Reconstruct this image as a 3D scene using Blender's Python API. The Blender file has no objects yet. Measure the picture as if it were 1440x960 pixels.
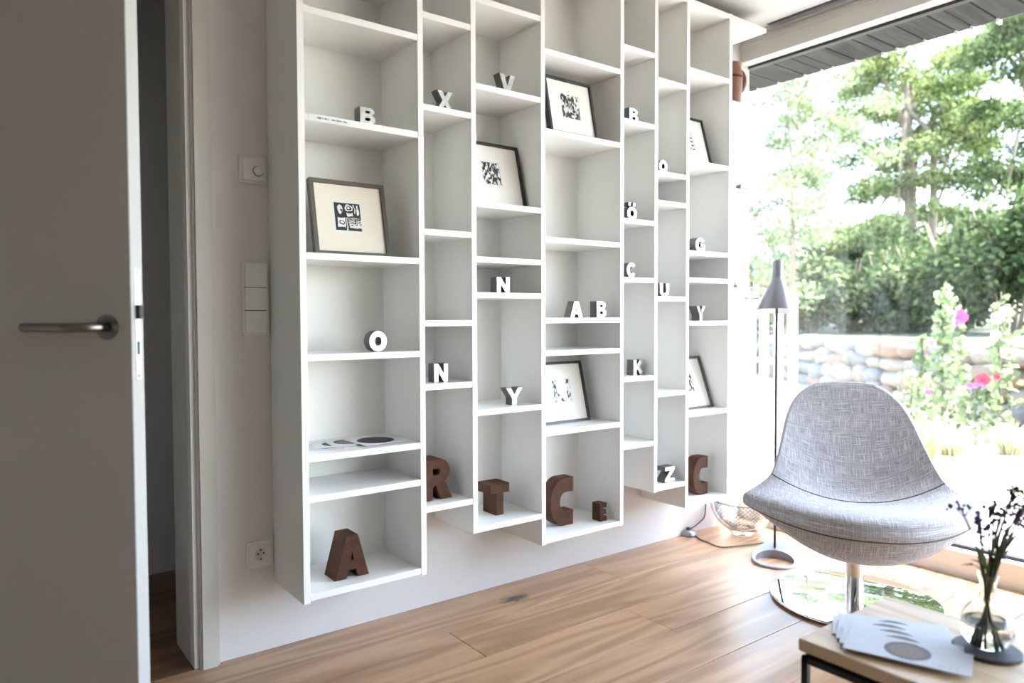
import bpy, bmesh, math, random
import numpy as np
from mathutils import Vector, Matrix, Euler

random.seed(7)
rng = np.random.default_rng(11)
scn = bpy.context.scene
COL = scn.collection

# ------------------------------------------------------------------ camera
FPX = 1027.0
YAW, PITCH, ROLL = [math.radians(a) for a in (36.93, -1.906, -0.206)]
CAM = np.array([0.0, 0.0, 1.05])
_F = np.array([math.sin(YAW)*math.cos(PITCH), math.cos(YAW)*math.cos(PITCH), math.sin(PITCH)])
_r = np.array([math.cos(YAW), -math.sin(YAW), 0.0]); _u = np.cross(_r, _F)
_R = math.cos(ROLL)*_r + math.sin(ROLL)*_u
_U = -math.sin(ROLL)*_r + math.cos(ROLL)*_u
cam = bpy.data.objects.new('camera', bpy.data.cameras.new('camera')); COL.objects.link(cam)
cam.matrix_world = Matrix(((_R[0], _U[0], -_F[0], CAM[0]), (_R[1], _U[1], -_F[1], CAM[1]),
                           (_R[2], _U[2], -_F[2], CAM[2]), (0, 0, 0, 1)))
cam.data.sensor_width = 36.0
cam.data.lens = FPX/1440.0*36.0
cam.data.clip_start = 0.02; cam.data.clip_end = 300
cam.data.dof.use_dof = True; cam.data.dof.focus_distance = 2.45; cam.data.dof.aperture_fstop = 2.2
scn.camera = cam

def ray(x, y): return _F + _R*(x-720)/FPX + _U*(480-y)/FPX
def hit(x, y, ax, v):
    d = ray(x, y); return CAM + d*((v-CAM[ax])/d[ax])
def at(x, y, z): return CAM + ray(x, y)*z            # a pixel's direction at a chosen depth

# ------------------------------------------------------------------ world, sun, exposure
scn.view_settings.view_transform = 'Standard'
scn.view_settings.look = 'None'
scn.view_settings.gamma = 1.0
scn.view_settings.use_curve_mapping = False
scn.view_settings.exposure = 1.9
SUN_DIR = Vector((0.36, -0.42, 1.0)).normalized()      # towards the sun
w = bpy.data.worlds.new('sky'); scn.world = w; w.use_nodes = True
nt = w.node_tree; nt.nodes.clear()
sky = nt.nodes.new('ShaderNodeTexSky'); sky.sky_type = 'NISHITA'; sky.sun_disc = False
sky.sun_elevation = math.asin(SUN_DIR.z); sky.sun_rotation = math.atan2(SUN_DIR.x, SUN_DIR.y)
sky.air_density = 1.0; sky.dust_density = 1.5; sky.ozone_density = 1.0
hsv = nt.nodes.new('ShaderNodeHueSaturation'); hsv.inputs['Saturation'].default_value = 0.85
bg = nt.nodes.new('ShaderNodeBackground'); bg.inputs['Strength'].default_value = 0.62
wo = nt.nodes.new('ShaderNodeOutputWorld')
nt.links.new(sky.outputs[0], hsv.inputs['Color']); nt.links.new(hsv.outputs[0], bg.inputs['Color'])
nt.links.new(bg.outputs[0], wo.inputs['Surface'])
sl = bpy.data.lights.new('sun', 'SUN'); sl.energy = 9.0; sl.angle = math.radians(0.6); sl.color = (1.0, 0.97, 0.93)
so = bpy.data.objects.new('sun', sl); COL.objects.link(so)
so.rotation_euler = (-SUN_DIR).to_track_quat('-Z', 'Y').to_euler()

# ------------------------------------------------------------------ materials
MATS = {}
def new_mat(name):
    m = bpy.data.materials.new(name); m.use_nodes = True
    n = m.node_tree; n.nodes.clear()
    out = n.nodes.new('ShaderNodeOutputMaterial')
    MATS[name] = m
    return m, n, out
def N(n, t, **kw):
    x = n.nodes.new(t)
    for k, v in kw.items():
        if k in x.inputs: x.inputs[k].default_value = v
        else: setattr(x, k, v)
    return x
def principled(name, col, rough=0.5, metal=0.0, bump=0.0, bscale=200.0, var=0.0, vscale=6.0, spec=0.5, coat=0.0):
    m, n, out = new_mat(name)
    b = N(n, 'ShaderNodeBsdfPrincipled')
    b.inputs['Base Color'].default_value = (*col, 1); b.inputs['Roughness'].default_value = rough
    b.inputs['Metallic'].default_value = metal; b.inputs['Specular IOR Level'].default_value = spec
    b.inputs['Coat Weight'].default_value = coat
    tc = N(n, 'ShaderNodeTexCoord')
    if var > 0:
        ns = N(n, 'ShaderNodeTexNoise', Scale=vscale, Detail=5.0)
        n.links.new(tc.outputs['Object'], ns.inputs['Vector'])
        mx = N(n, 'ShaderNodeMix', data_type='RGBA')
        mx.inputs[6].default_value = (*[c*(1-var) for c in col], 1); mx.inputs[7].default_value = (*[min(1, c*(1+var)) for c in col], 1)
        n.links.new(ns.outputs['Fac'], mx.inputs[0]); n.links.new(mx.outputs[2], b.inputs['Base Color'])
    if bump > 0:
        nb = N(n, 'ShaderNodeTexNoise', Scale=bscale, Detail=3.0)
        n.links.new(tc.outputs['Object'], nb.inputs['Vector'])
        bp = N(n, 'ShaderNodeBump', Strength=bump, Distance=0.002)
        n.links.new(nb.outputs['Fac'], bp.inputs['Height']); n.links.new(bp.outputs[0], b.inputs['Normal'])
    n.links.new(b.outputs[0], out.inputs[0])
    return m
principled('wall', (0.72, 0.69, 0.67), 0.9, bump=0.25, bscale=260, var=0.015, vscale=3)
principled('wall_taupe', (0.27, 0.265, 0.26), 0.9, bump=0.25, bscale=260)
principled('ceiling', (0.52, 0.51, 0.49), 0.9, bump=0.1, bscale=200)
principled('shelf', (0.89, 0.88, 0.85), 0.38, bump=0.05, bscale=400, var=0.01)
principled('frame_white', (0.60, 0.575, 0.525), 0.4)
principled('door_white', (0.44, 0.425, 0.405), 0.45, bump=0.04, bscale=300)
principled('plastic_white', (0.80, 0.79, 0.76), 0.3)
principled('hole_dark', (0.03, 0.03, 0.03), 0.5)
principled('alu', (0.62, 0.62, 0.62), 0.35, metal=0.8)
principled('gasket', (0.03, 0.03, 0.032), 0.6)
principled('steel', (0.27, 0.255, 0.24), 0.32, metal=1.0, bump=0.05, bscale=500)
principled('chrome', (0.86, 0.86, 0.87), 0.06, metal=1.0)
principled('mirror_base', (0.90, 0.91, 0.91), 0.02, metal=1.0)
principled('silver', (0.46, 0.455, 0.45), 0.26, metal=0.9, bump=0.35, bscale=60, var=0.45, vscale=45)
principled('lead', (0.13, 0.127, 0.122), 0.42, metal=0.7, bump=0.5, bscale=300, var=0.4, vscale=60)
principled('rust', (0.072, 0.026, 0.011), 0.55, metal=0.0, bump=0.6, bscale=110, var=0.75, vscale=30, spec=0.22)
principled('frame_grey', (0.105, 0.09, 0.075), 0.6, var=0.35, vscale=60, bump=0.2)
principled('frame_black', (0.022, 0.021, 0.022), 0.4)
principled('mat_cream', (0.84, 0.775, 0.66), 0.9)
principled('mat_white', (0.87, 0.845, 0.79), 0.9)
principled('paper', (0.84, 0.85, 0.86), 0.6)
principled('lamp_metal', (0.30, 0.31, 0.36), 0.36, metal=0.6)
principled('lamp_inner', (0.85, 0.85, 0.83), 0.5)
principled('pole_dark', (0.07, 0.06, 0.075), 0.4, metal=0.5)
principled('black_plastic', (0.02, 0.02, 0.022), 0.45)
principled('black_metal', (0.018, 0.018, 0.02), 0.5, metal=0.3)
principled('slate', (0.05, 0.052, 0.058), 0.6, bump=0.3, bscale=80)
principled('terracotta', (0.19, 0.075, 0.042), 0.6, var=0.3, vscale=30)
principled('wire', (0.16, 0.16, 0.17), 0.4, metal=0.7)
principled('stem_green', (0.07, 0.085, 0.03), 0.7)
principled('bud_dark', (0.06, 0.04, 0.055), 0.8)
principled('lavender', (0.16, 0.10, 0.22), 0.8)
principled('bark', (0.21, 0.165, 0.12), 0.9, bump=1.0, bscale=25, var=0.4, vscale=8)
principled('earth', (0.05, 0.04, 0.03), 0.95, bump=0.6, bscale=20)
principled('bank', (0.055, 0.060, 0.030), 0.95, bump=0.6, bscale=20, var=0.4, vscale=3)
principled('stone_a', (0.215, 0.180, 0.150), 0.85, bump=0.7, bscale=25, var=0.35, vscale=6)
principled('stone_b', (0.18, 0.120, 0.085), 0.85, bump=0.7, bscale=25, var=0.35, vscale=6)
principled('stone_c', (0.15, 0.145, 0.145), 0.85, bump=0.7, bscale=25, var=0.35, vscale=6)
principled('pink', (0.80, 0.09, 0.38), 0.6)
principled('pink_pale', (0.80, 0.30, 0.52), 0.6)
principled('red', (0.50, 0.02, 0.06), 0.6)
principled('yellow', (0.75, 0.55, 0.08), 0.6)
principled('white_paint', (0.80, 0.80, 0.80), 0.5)
principled('dark_timber', (0.10, 0.09, 0.085), 0.8)

def wood(name, dark, light, axis=0, sc=1.0, rough=0.4, knot=None, coat=0.0, rings=1.0):
    """oak-like: colour by plank (object random) + stretched grain + cathedral waves"""
    m, n, out = new_mat(name)
    b = N(n, 'ShaderNodeBsdfPrincipled'); b.inputs['Roughness'].default_value = rough
    b.inputs['Coat Weight'].default_value = coat; b.inputs['Coat Roughness'].default_value = 0.24
    tc = N(n, 'ShaderNodeTexCoord'); oi = N(n, 'ShaderNodeObjectInfo')
    mp = N(n, 'ShaderNodeMapping')
    s = [14.0*sc]*3; s[axis] = 0.9*sc; mp.inputs['Scale'].default_value = s
    add = N(n, 'ShaderNodeVectorMath', operation='ADD')
    sclv = N(n, 'ShaderNodeVectorMath', operation='SCALE'); sclv.inputs['Scale'].default_value = 37.0
    cmb = N(n, 'ShaderNodeCombineXYZ')
    for i in range(3): n.links.new(oi.outputs['Random'], cmb.inputs[i])
    n.links.new(cmb.outputs[0], sclv.inputs[0])
    n.links.new(tc.outputs['Object'], add.inputs[0]); n.links.new(sclv.outputs[0], add.inputs[1])
    n.links.new(add.outputs[0], mp.inputs['Vector'])
    n1 = N(n, 'ShaderNodeTexNoise', Scale=1.0, Detail=6.0, Roughness=0.62, Distortion=0.6)
    n.links.new(mp.outputs[0], n1.inputs['Vector'])
    # cathedral rings
    mp2 = N(n, 'ShaderNodeMapping'); s2 = [5.0*sc]*3; s2[axis] = 0.55*sc; mp2.inputs['Scale'].default_value = s2
    n.links.new(add.outputs[0], mp2.inputs['Vector'])
    n2 = N(n, 'ShaderNodeTexNoise', Scale=1.0, Detail=2.0)
    n.links.new(mp2.outputs[0], n2.inputs['Vector'])
    mul = N(n, 'ShaderNodeMath', operation='MULTIPLY'); mul.inputs[1].default_value = 46.0*rings
    n.links.new(n2.outputs['Fac'], mul.inputs[0])
    sn = N(n, 'ShaderNodeMath', operation='SINE'); n.links.new(mul.outputs[0], sn.inputs[0])
    mr = N(n, 'ShaderNodeMapRange'); mr.inputs[1].default_value = -1; mr.inputs[2].default_value = 1
    n.links.new(sn.outputs[0], mr.inputs[0])
    # fine pores
    mp3 = N(n, 'ShaderNodeMapping'); s3 = [160.0*sc]*3; s3[axis] = 5.0*sc; mp3.inputs['Scale'].default_value = s3
    n.links.new(add.outputs[0], mp3.inputs['Vector'])
    n3 = N(n, 'ShaderNodeTexNoise', Scale=1.0, Detail=2.0); n.links.new(mp3.outputs[0], n3.inputs['Vector'])
    a1 = N(n, 'ShaderNodeMath', operation='MULTIPLY'); a1.inputs[1].default_value = 0.34; n.links.new(mr.outputs[0], a1.inputs[0])
    a2 = N(n, 'ShaderNodeMath', operation='MULTIPLY_ADD'); a2.inputs[1].default_value = 0.62; n.links.new(n1.outputs['Fac'], a2.inputs[0]); n.links.new(a1.outputs[0], a2.inputs[2])
    a3 = N(n, 'ShaderNodeMath', operation='MULTIPLY_ADD'); a3.inputs[1].default_value = 0.30; n.links.new(n3.outputs['Fac'], a3.inputs[0]); n.links.new(a2.outputs[0], a3.inputs[2])
    a4 = N(n, 'ShaderNodeMath', operation='MULTIPLY_ADD'); a4.inputs[1].default_value = 0.22; n.links.new(oi.outputs['Random'], a4.inputs[0]); n.links.new(a3.outputs[0], a4.inputs[2])
    cr = N(n, 'ShaderNodeValToRGB')
    cr.color_ramp.elements[0].position = 0.36; cr.color_ramp.elements[0].color = (*dark, 1)
    cr.color_ramp.elements[1].position = 0.92; cr.color_ramp.elements[1].color = (*light, 1)
    n.links.new(a4.outputs[0], cr.inputs[0])
    src = cr.outputs[0]
    if knot:
        mk = N(n, 'ShaderNodeMapping'); mk.inputs['Location'].default_value = [-knot[i]*knot[3+i] for i in range(3)]
        mk.inputs['Scale'].default_value = knot[3:6]
        n.links.new(tc.outputs['Object'], mk.inputs['Vector'])
        nd = N(n, 'ShaderNodeTexNoise', Scale=1.6, Detail=4.0); n.links.new(mk.outputs[0], nd.inputs['Vector'])
        ln = N(n, 'ShaderNodeVectorMath', operation='LENGTH'); n.links.new(mk.outputs[0], ln.inputs[0])
        ad = N(n, 'ShaderNodeMath', operation='MULTIPLY_ADD'); ad.inputs[1].default_value = 1.5; n.links.new(nd.outputs['Fac'], ad.inputs[0]); n.links.new(ln.outputs['Value'], ad.inputs[2])
        kr = N(n, 'ShaderNodeMapRange'); kr.inputs[1].default_value = 1.15; kr.inputs[2].default_value = 1.9
        n.links.new(ad.outputs[0], kr.inputs[0])
        mx = N(n, 'ShaderNodeMix', data_type='RGBA'); mx.inputs[6].default_value = (0.035, 0.018, 0.01, 1)
        n.links.new(kr.outputs[0], mx.inputs[0]); n.links.new(src, mx.inputs[7]); src = mx.outputs[2]
    n.links.new(src, b.inputs['Base Color'])
    bp = N(n, 'ShaderNodeBump', Strength=0.12, Distance=0.001)
    n.links.new(a3.outputs[0], bp.inputs['Height']); n.links.new(bp.outputs[0], b.inputs['Normal'])
    n.links.new(b.outputs[0], out.inputs[0])
    return m
wood('oak_floor', (0.29, 0.150, 0.070), (0.54, 0.33, 0.18), 0, 1.0, 0.34, coat=0.55)
wood('oak_knot', (0.29, 0.150, 0.070), (0.54, 0.33, 0.18), 0, 1.0, 0.36, knot=(1.63, 2.15, 0.0, 14.0, 34.0, 1.0), coat=0.55)
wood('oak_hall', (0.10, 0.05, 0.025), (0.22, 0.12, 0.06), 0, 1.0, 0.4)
wood('oak_table', (0.42, 0.29, 0.17), (0.66, 0.52, 0.36), 1, 1.4, 0.5)
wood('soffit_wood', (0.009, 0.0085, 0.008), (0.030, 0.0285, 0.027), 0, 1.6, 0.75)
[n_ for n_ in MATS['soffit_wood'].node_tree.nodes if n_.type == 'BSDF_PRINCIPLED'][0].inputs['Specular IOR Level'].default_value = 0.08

def fabric(name, kx, ky):
    m, n, out = new_mat(name)
    b = N(n, 'ShaderNodeBsdfPrincipled'); b.inputs['Roughness'].default_value = 0.95; b.inputs['Specular IOR Level'].default_value = 0.15
    b.inputs['Sheen Weight'].default_value = 0.25
    uv = N(n, 'ShaderNodeUVMap')
    outs = []
    for sx, sy in ((kx, ky*0.045), (kx*0.045, ky)):
        mp = N(n, 'ShaderNodeMapping'); mp.inputs['Scale'].default_value = (sx, sy, 1)
        n.links.new(uv.outputs[0], mp.inputs['Vector'])
        ns = N(n, 'ShaderNodeTexNoise', Scale=1.0, Detail=2.0, Roughness=0.6); n.links.new(mp.outputs[0], ns.inputs['Vector'])
        r = N(n, 'ShaderNodeMapRange'); r.inputs[1].default_value = 0.46; r.inputs[2].default_value = 0.66
        n.links.new(ns.outputs['Fac'], r.inputs[0]); outs.append(r.outputs[0])
    mx = N(n, 'ShaderNodeMath', operation='MAXIMUM'); n.links.new(outs[0], mx.inputs[0]); n.links.new(outs[1], mx.inputs[1])
    cr = N(n, 'ShaderNodeValToRGB')
    cr.color_ramp.elements[0].position = 0.0; cr.color_ramp.elements[0].color = (0.31, 0.31, 0.345, 1)
    cr.color_ramp.elements[1].position = 1.0; cr.color_ramp.elements[1].color = (0.66, 0.66, 0.70, 1)
    n.links.new(mx.outputs[0], cr.inputs[0]); n.links.new(cr.outputs[0], b.inputs['Base Color'])
    bp = N(n, 'ShaderNodeBump', Strength=0.35, Distance=0.001); n.links.new(mx.outputs[0], bp.inputs['Height'])
    n.links.new(bp.outputs[0], b.inputs['Normal']); n.links.new(b.outputs[0], out.inputs[0])
fabric('linen', 330, 330)
principled('piping', (0.14, 0.13, 0.13), 0.9)

def window_glass(name, tint=(1, 1, 1), refl=1.0):
    m, n, out = new_mat(name)
    t = N(n, 'ShaderNodeBsdfTransparent'); t.inputs[0].default_value = (*tint, 1)
    g = N(n, 'ShaderNodeBsdfGlossy'); g.inputs['Roughness'].default_value = 0.0
    fr = N(n, 'ShaderNodeLayerWeight'); fr.inputs['Blend'].default_value = 0.5     # same from both sides of the sheet
    pw_ = N(n, 'ShaderNodeMath', operation='POWER'); pw_.inputs[1].default_value = 5.0
    n.links.new(fr.outputs['Facing'], pw_.inputs[0])
    ml = N(n, 'ShaderNodeMath', operation='MULTIPLY_ADD'); ml.inputs[1].default_value = 0.96*refl; ml.inputs[2].default_value = 0.04*refl
    n.links.new(pw_.outputs[0], ml.inputs[0])
    mx = N(n, 'ShaderNodeMixShader'); n.links.new(ml.outputs[0], mx.inputs[0])
    n.links.new(t.outputs[0], mx.inputs[1]); n.links.new(g.outputs[0], mx.inputs[2]); n.links.new(mx.outputs[0], out.inputs[0])
window_glass('pane', (0.97, 0.985, 0.98), 1.0)
window_glass('picture_glass', (1, 1, 1), 0.35)
def real_glass(name, ior=1.45, col=(1, 1, 1)):
    m, n, out = new_mat(name)
    b = N(n, 'ShaderNodeBsdfPrincipled'); b.inputs['Base Color'].default_value = (*col, 1)
    b.inputs['Roughness'].default_value = 0.0; b.inputs['IOR'].default_value = ior; b.inputs['Transmission Weight'].default_value = 1.0
    n.links.new(b.outputs[0], out.inputs[0])
real_glass('vase_glass'); real_glass('water', 1.33)

def print_mat():
    m, n, out = new_mat('print')
    b = N(n, 'ShaderNodeBsdfPrincipled'); b.inputs['Roughness'].default_value = 0.6
    a = N(n, 'ShaderNodeAttribute', attribute_name='Col'); n.links.new(a.outputs['Color'], b.inputs['Base Color'])
    n.links.new(b.outputs[0], out.inputs[0])
print_mat()

def leaf_mat(name, cols, trans=0.45):
    m, n, out = new_mat(name)
    gi = N(n, 'ShaderNodeNewGeometry')
    cr = N(n, 'ShaderNodeValToRGB')
    els = cr.color_ramp.elements
    while len(els) < len(cols): els.new(0.5)
    for i, c in enumerate(cols):
        els[i].position = i/(len(cols)-1); els[i].color = (*c, 1)
    n.links.new(gi.outputs['Random Per Island'], cr.inputs[0])
    d = N(n, 'ShaderNodeBsdfDiffuse'); t = N(n, 'ShaderNodeBsdfTranslucent')
    n.links.new(cr.outputs[0], d.inputs[0]); n.links.new(cr.outputs[0], t.inputs[0])
    mx = N(n, 'ShaderNodeMixShader'); mx.inputs[0].default_value = trans
    n.links.new(d.outputs[0], mx.inputs[1]); n.links.new(t.outputs[0], mx.inputs[2]); n.links.new(mx.outputs[0], out.inputs[0])
leaf_mat('leaf_robinia', [(0.05, 0.085, 0.03), (0.17, 0.23, 0.08), (0.45, 0.50, 0.22)], 0.5)
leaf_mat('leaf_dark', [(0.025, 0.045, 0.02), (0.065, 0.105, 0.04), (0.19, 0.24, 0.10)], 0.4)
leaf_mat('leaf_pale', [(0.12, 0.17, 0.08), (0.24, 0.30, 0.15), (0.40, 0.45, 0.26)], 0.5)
leaf_mat('leaf_shrub', [(0.035, 0.06, 0.025), (0.09, 0.13, 0.05), (0.26, 0.30, 0.15)], 0.35)
leaf_mat('grass_dry', [(0.50, 0.45, 0.28), (0.62, 0.56, 0.38), (0.42, 0.44, 0.20)], 0.4)
leaf_mat('grass_green', [(0.28, 0.34, 0.10), (0.46, 0.50, 0.20), (0.60, 0.60, 0.34)], 0.45)
leaf_mat('leaf_grey', [(0.09, 0.11, 0.06), (0.16, 0.18, 0.09)], 0.2)

def ground_mat():
    m, n, out = new_mat('lawn')
    b = N(n, 'ShaderNodeBsdfPrincipled'); b.inputs['Roughness'].default_value = 1.0; b.inputs['Specular IOR Level'].default_value = 0.1
    tc = N(n, 'ShaderNodeTexCoord')
    n1 = N(n, 'ShaderNodeTexNoise', Scale=0.9, Detail=5.0); n2 = N(n, 'ShaderNodeTexNoise', Scale=22.0, Detail=4.0)
    n.links.new(tc.outputs['Object'], n1.inputs['Vector']); n.links.new(tc.outputs['Object'], n2.inputs['Vector'])
    ad = N(n, 'ShaderNodeMath', operation='MULTIPLY_ADD'); ad.inputs[1].default_value = 0.5
    n.links.new(n2.outputs['Fac'], ad.inputs[0]); n.links.new(n1.outputs['Fac'], ad.inputs[2])
    cr = N(n, 'ShaderNodeValToRGB')
    cr.color_ramp.elements[0].position = 0.5; cr.color_ramp.elements[0].color = (0.30, 0.30, 0.18, 1)
    cr.color_ramp.elements[1].position = 0.85; cr.color_ramp.elements[1].color = (0.50, 0.47, 0.38, 1)
    n.links.new(ad.outputs[0], cr.inputs[0]); n.links.new(cr.outputs[0], b.inputs['Base Color'])
    bp = N(n, 'ShaderNodeBump', Strength=0.6, Distance=0.05); n.links.new(n2.outputs['Fac'], bp.inputs['Height'])
    n.links.new(bp.outputs[0], b.inputs['Normal']); n.links.new(b.outputs[0], out.inputs[0])
ground_mat()
principled('paving', (0.50, 0.49, 0.48), 0.9, bump=0.3, bscale=60, var=0.1, vscale=4)
M = MATS

# ------------------------------------------------------------------ object helpers
def tag(o, label=None, cat=None, group=None, kind=None):
    if label: o['label'] = label
    if cat: o['category'] = cat
    if group: o['group'] = group
    if kind: o['kind'] = kind
    return o
def empty(name, loc=(0, 0, 0), rz=0.0, label=None, cat=None, group=None, kind=None, rot=None):
    o = bpy.data.objects.new(name, None); COL.objects.link(o)
    o.empty_display_size = 0.05
    o.location = loc; o.rotation_euler = rot if rot else (0, 0, rz)
    return tag(o, label, cat, group, kind)
def root_matrix(o):
    m = Matrix.Translation(o.location) @ o.rotation_euler.to_matrix().to_4x4()
    return root_matrix(o.parent) @ m if o.parent else m
def link_mesh(name, me, mat=None, parent=None, world=False):
    o = bpy.data.objects.new(name, me); COL.objects.link(o)
    if mat is not None:
        for x in (mat if isinstance(mat, (list, tuple)) else [mat]): me.materials.append(M[x])
    if parent is not None:
        if world: me.transform(root_matrix(parent).inverted())
        o.parent = parent
    return o
def pydata(name, vs, fs, mat=None, parent=None, world=False, smooth=False):
    me = bpy.data.meshes.new(name); me.from_pydata([tuple(map(float, v)) for v in vs], [], fs); me.update()
    bm = bmesh.new(); bm.from_mesh(me); bmesh.ops.recalc_face_normals(bm, faces=bm.faces); bm.to_mesh(me); bm.free()
    if smooth: me.polygons.foreach_set('use_smooth', [True]*len(me.polygons))
    return link_mesh(name, me, mat, parent, world)
def box(name, x0, x1, y0, y1, z0, z1, mat=None, parent=None, world=False, bev=0.0):
    bm = bmesh.new(); bmesh.ops.create_cube(bm, size=1.0)
    for v in bm.verts:
        v.co = Vector(((x0+x1)/2+v.co.x*(x1-x0), (y0+y1)/2+v.co.y*(y1-y0), (z0+z1)/2+v.co.z*(z1-z0)))
    if bev: bmesh.ops.bevel(bm, geom=list(bm.edges), offset=bev, segments=1, affect='EDGES')
    me = bpy.data.meshes.new(name); bm.to_mesh(me); bm.free()
    return link_mesh(name, me, mat, parent, world)
def boxes(name, lst, mat=None, parent=None, world=False):
    vs, fs = [], []
    for x0, x1, y0, y1, z0, z1 in lst:
        b = len(vs); vs += [(x, y, z) for z in (z0, z1) for y in (y0, y1) for x in (x0, x1)]
        fs += [[b+i for i in q] for q in ((0, 2, 3, 1), (4, 5, 7, 6), (0, 1, 5, 4), (2, 6, 7, 3), (0, 4, 6, 2), (1, 3, 7, 5))]
    return pydata(name, vs, fs, mat, parent, world)
def lathe(name, prof, mat, parent=None, n=48, world=False, origin=(0, 0, 0), smooth=True, closed=False):
    """prof: list of (radius, z); r=0 ends become poles"""
    vs, fs = [], []; rings = []
    for r, z in prof:
        if r < 1e-6: rings.append([len(vs)]); vs.append((origin[0], origin[1], origin[2]+z))
        else:
            rings.append(list(range(len(vs), len(vs)+n)))
            vs += [(origin[0]+r*math.cos(2*math.pi*i/n), origin[1]+r*math.sin(2*math.pi*i/n), origin[2]+z) for i in range(n)]
    pairs = list(zip(rings, rings[1:])) + ([(rings[-1], rings[0])] if closed else [])
    for a, b in pairs:
        if len(a) == 1 and len(b) == 1: continue
        for i in range(n):
            j = (i+1) % n
            if len(a) == 1: fs.append([a[0], b[i], b[j]])
            elif len(b) == 1: fs.append([a[i], a[j], b[0]])
            else: fs.append([a[i], a[j], b[j], b[i]])
    o = pydata(name, vs, fs, mat, parent, world, smooth)
    if smooth: sharp(o)
    return o
def sharp(o, ang=40):
    bm = bmesh.new(); bm.from_mesh(o.data)
    for e in bm.edges:
        if len(e.link_faces) == 2 and e.calc_face_angle(0) > math.radians(ang): e.smooth = False
    bm.to_mesh(o.data); bm.free()
def tube_data(pts, rad, n=8, close=False):
    pts = [Vector(p) for p in pts]; k = len(pts)
    rad = rad if isinstance(rad, (list, tuple)) else [rad]*k
    vs, fs = [], []; prev = None
    for i, p in enumerate(pts):
        a = pts[(i-1) % k] if (close or i > 0) else p
        b = pts[(i+1) % k] if (close or i < k-1) else p
        t = (b-a).normalized() if (b-a).length > 1e-9 else Vector((0, 0, 1))
        if prev is None:
            ref = Vector((0, 0, 1)) if abs(t.z) < 0.9 else Vector((1, 0, 0))
            nx = t.cross(ref).normalized()
        else:
            nx = (prev - t*prev.dot(t)); nx = nx.normalized() if nx.length > 1e-6 else prev
        prev = nx; ny = t.cross(nx)
        vs += [p + (nx*math.cos(2*math.pi*j/n) + ny*math.sin(2*math.pi*j/n))*rad[i] for j in range(n)]
    for i in range(k if close else k-1):
        for j in range(n):
            a, b = i*n+j, i*n+(j+1) % n; c = ((i+1) % k)*n
            fs.append([a, b, c+(j+1) % n, c+j])
    if not close:
        fs.append(list(range(n))[::-1]); fs.append([(k-1)*n+j for j in range(n)])
    return [tuple(v) for v in vs], fs
def tube(name, pts, rad, mat, parent=None, n=8, world=False, close=False):
    vs, fs = tube_data(pts, rad, n, close)
    return pydata(name, vs, fs, mat, parent, world, True)
def tubes(name, lst, mat, parent=None, n=6, world=False):
    V, Fc = [], []
    for pts, rad in lst:
        vs, fs = tube_data(pts, rad, n); b = len(V); V += vs; Fc += [[i+b for i in f] for f in fs]
    return pydata(name, V, Fc, mat, parent, world, True)
def smooth_path(pts, sub=8):
    pts = [np.array(p, float) for p in pts]; P = [2*pts[0]-pts[1]]+pts+[2*pts[-1]-pts[-2]]; out = []
    for i in range(1, len(P)-2):
        for s in range(sub):
            t = s/sub; a, b, c, d = P[i-1:i+3]
            out.append(0.5*((2*b)+(-a+c)*t+(2*a-5*b+4*c-d)*t*t+(-a+3*b-3*c+d)*t**3))
    out.append(pts[-1]); return out
def struct(o): o['kind'] = 'structure'; return o

# ------------------------------------------------------------------ the room
WALL_Y, FRONT_Y, WIN_X, CEIL = 2.292, 2.035, 3.19, 2.45
XL, YB = -3.4, -4.6                 # far left and rear limits of the room
JX = 0.531                          # right reveal of the doorway
HX = -0.345                         # left reveal (hinge side)
DOOR_H = 2.06
WEND = -4.4                         # near end of the window

# wall with the doorway (three pieces in one mesh), thickness to 2.51
wl = struct(boxes('wall_back', [(JX, WIN_X+0.06, WALL_Y, 2.51, 0, 2.6), (XL, HX, WALL_Y, 2.51, 0, 2.6), (HX, JX, WALL_Y, 2.51, DOOR_H+0.02, 2.6)], 'wall'))
struct(box('wall_left', XL-0.12, XL, YB, 2.292, 0, 2.6, 'wall_taupe'))
struct(box('wall_front', XL, WIN_X+0.06, YB-0.12, YB, 0, 2.6, 'wall'))
struct(box('ceiling', XL, 3.14, YB, WALL_Y, CEIL, 2.58, 'ceiling'))
# hall behind the doorway
struct(boxes('wall_hall', [(-1.2, 1.6, 3.26, 3.36, 0, 2.6), (-1.3, -1.2, 2.51, 3.36, 0, 2.6), (1.6, 1.7, 2.51, 3.36, 0, 2.6)], 'wall'))
struct(box('ceiling_hall', -1.3, 1.7, 2.51, 3.36, CEIL, 2.6, 'ceiling'))

# oak floor: a base slab with each plank a piece of its own
fl = struct(box('floor', XL, WIN_X, YB, 3.36, -0.10, -0.016, 'earth'))
PW = 0.22
def plank(x0, x1, y0, y1, mat):
    g = 0.0013
    o = box('plank', x0+g, x1-g, y0+g, y1-g, -0.016, 0.0, mat, fl, True, 0.0007)
    return o
rows = []; y = WALL_Y
ends = {0: [-0.35, 2.092], 1: [-0.9, 1.273], 2: [0.1, 1.882], 3: [-0.6, 2.45], 4: [0.75, 2.7], 5: [-0.2, 1.55]}
first = 2.05
edges = [WALL_Y, first]
while edges[-1] > YB: edges.append(max(YB, edges[-1]-PW))
for i in range(len(edges)-1):
    js = ends.get(i) or [XL+random.uniform(0.4, 1.4), XL+random.uniform(2.4, 3.8)]
    xs = [XL]+js+[WIN_X]
    for a, b in zip(xs, xs[1:]):
        plank(a, b, edges[i+1], edges[i], 'oak_knot' if (i == 0 and a < 1.6 < b) else 'oak_floor')
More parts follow.
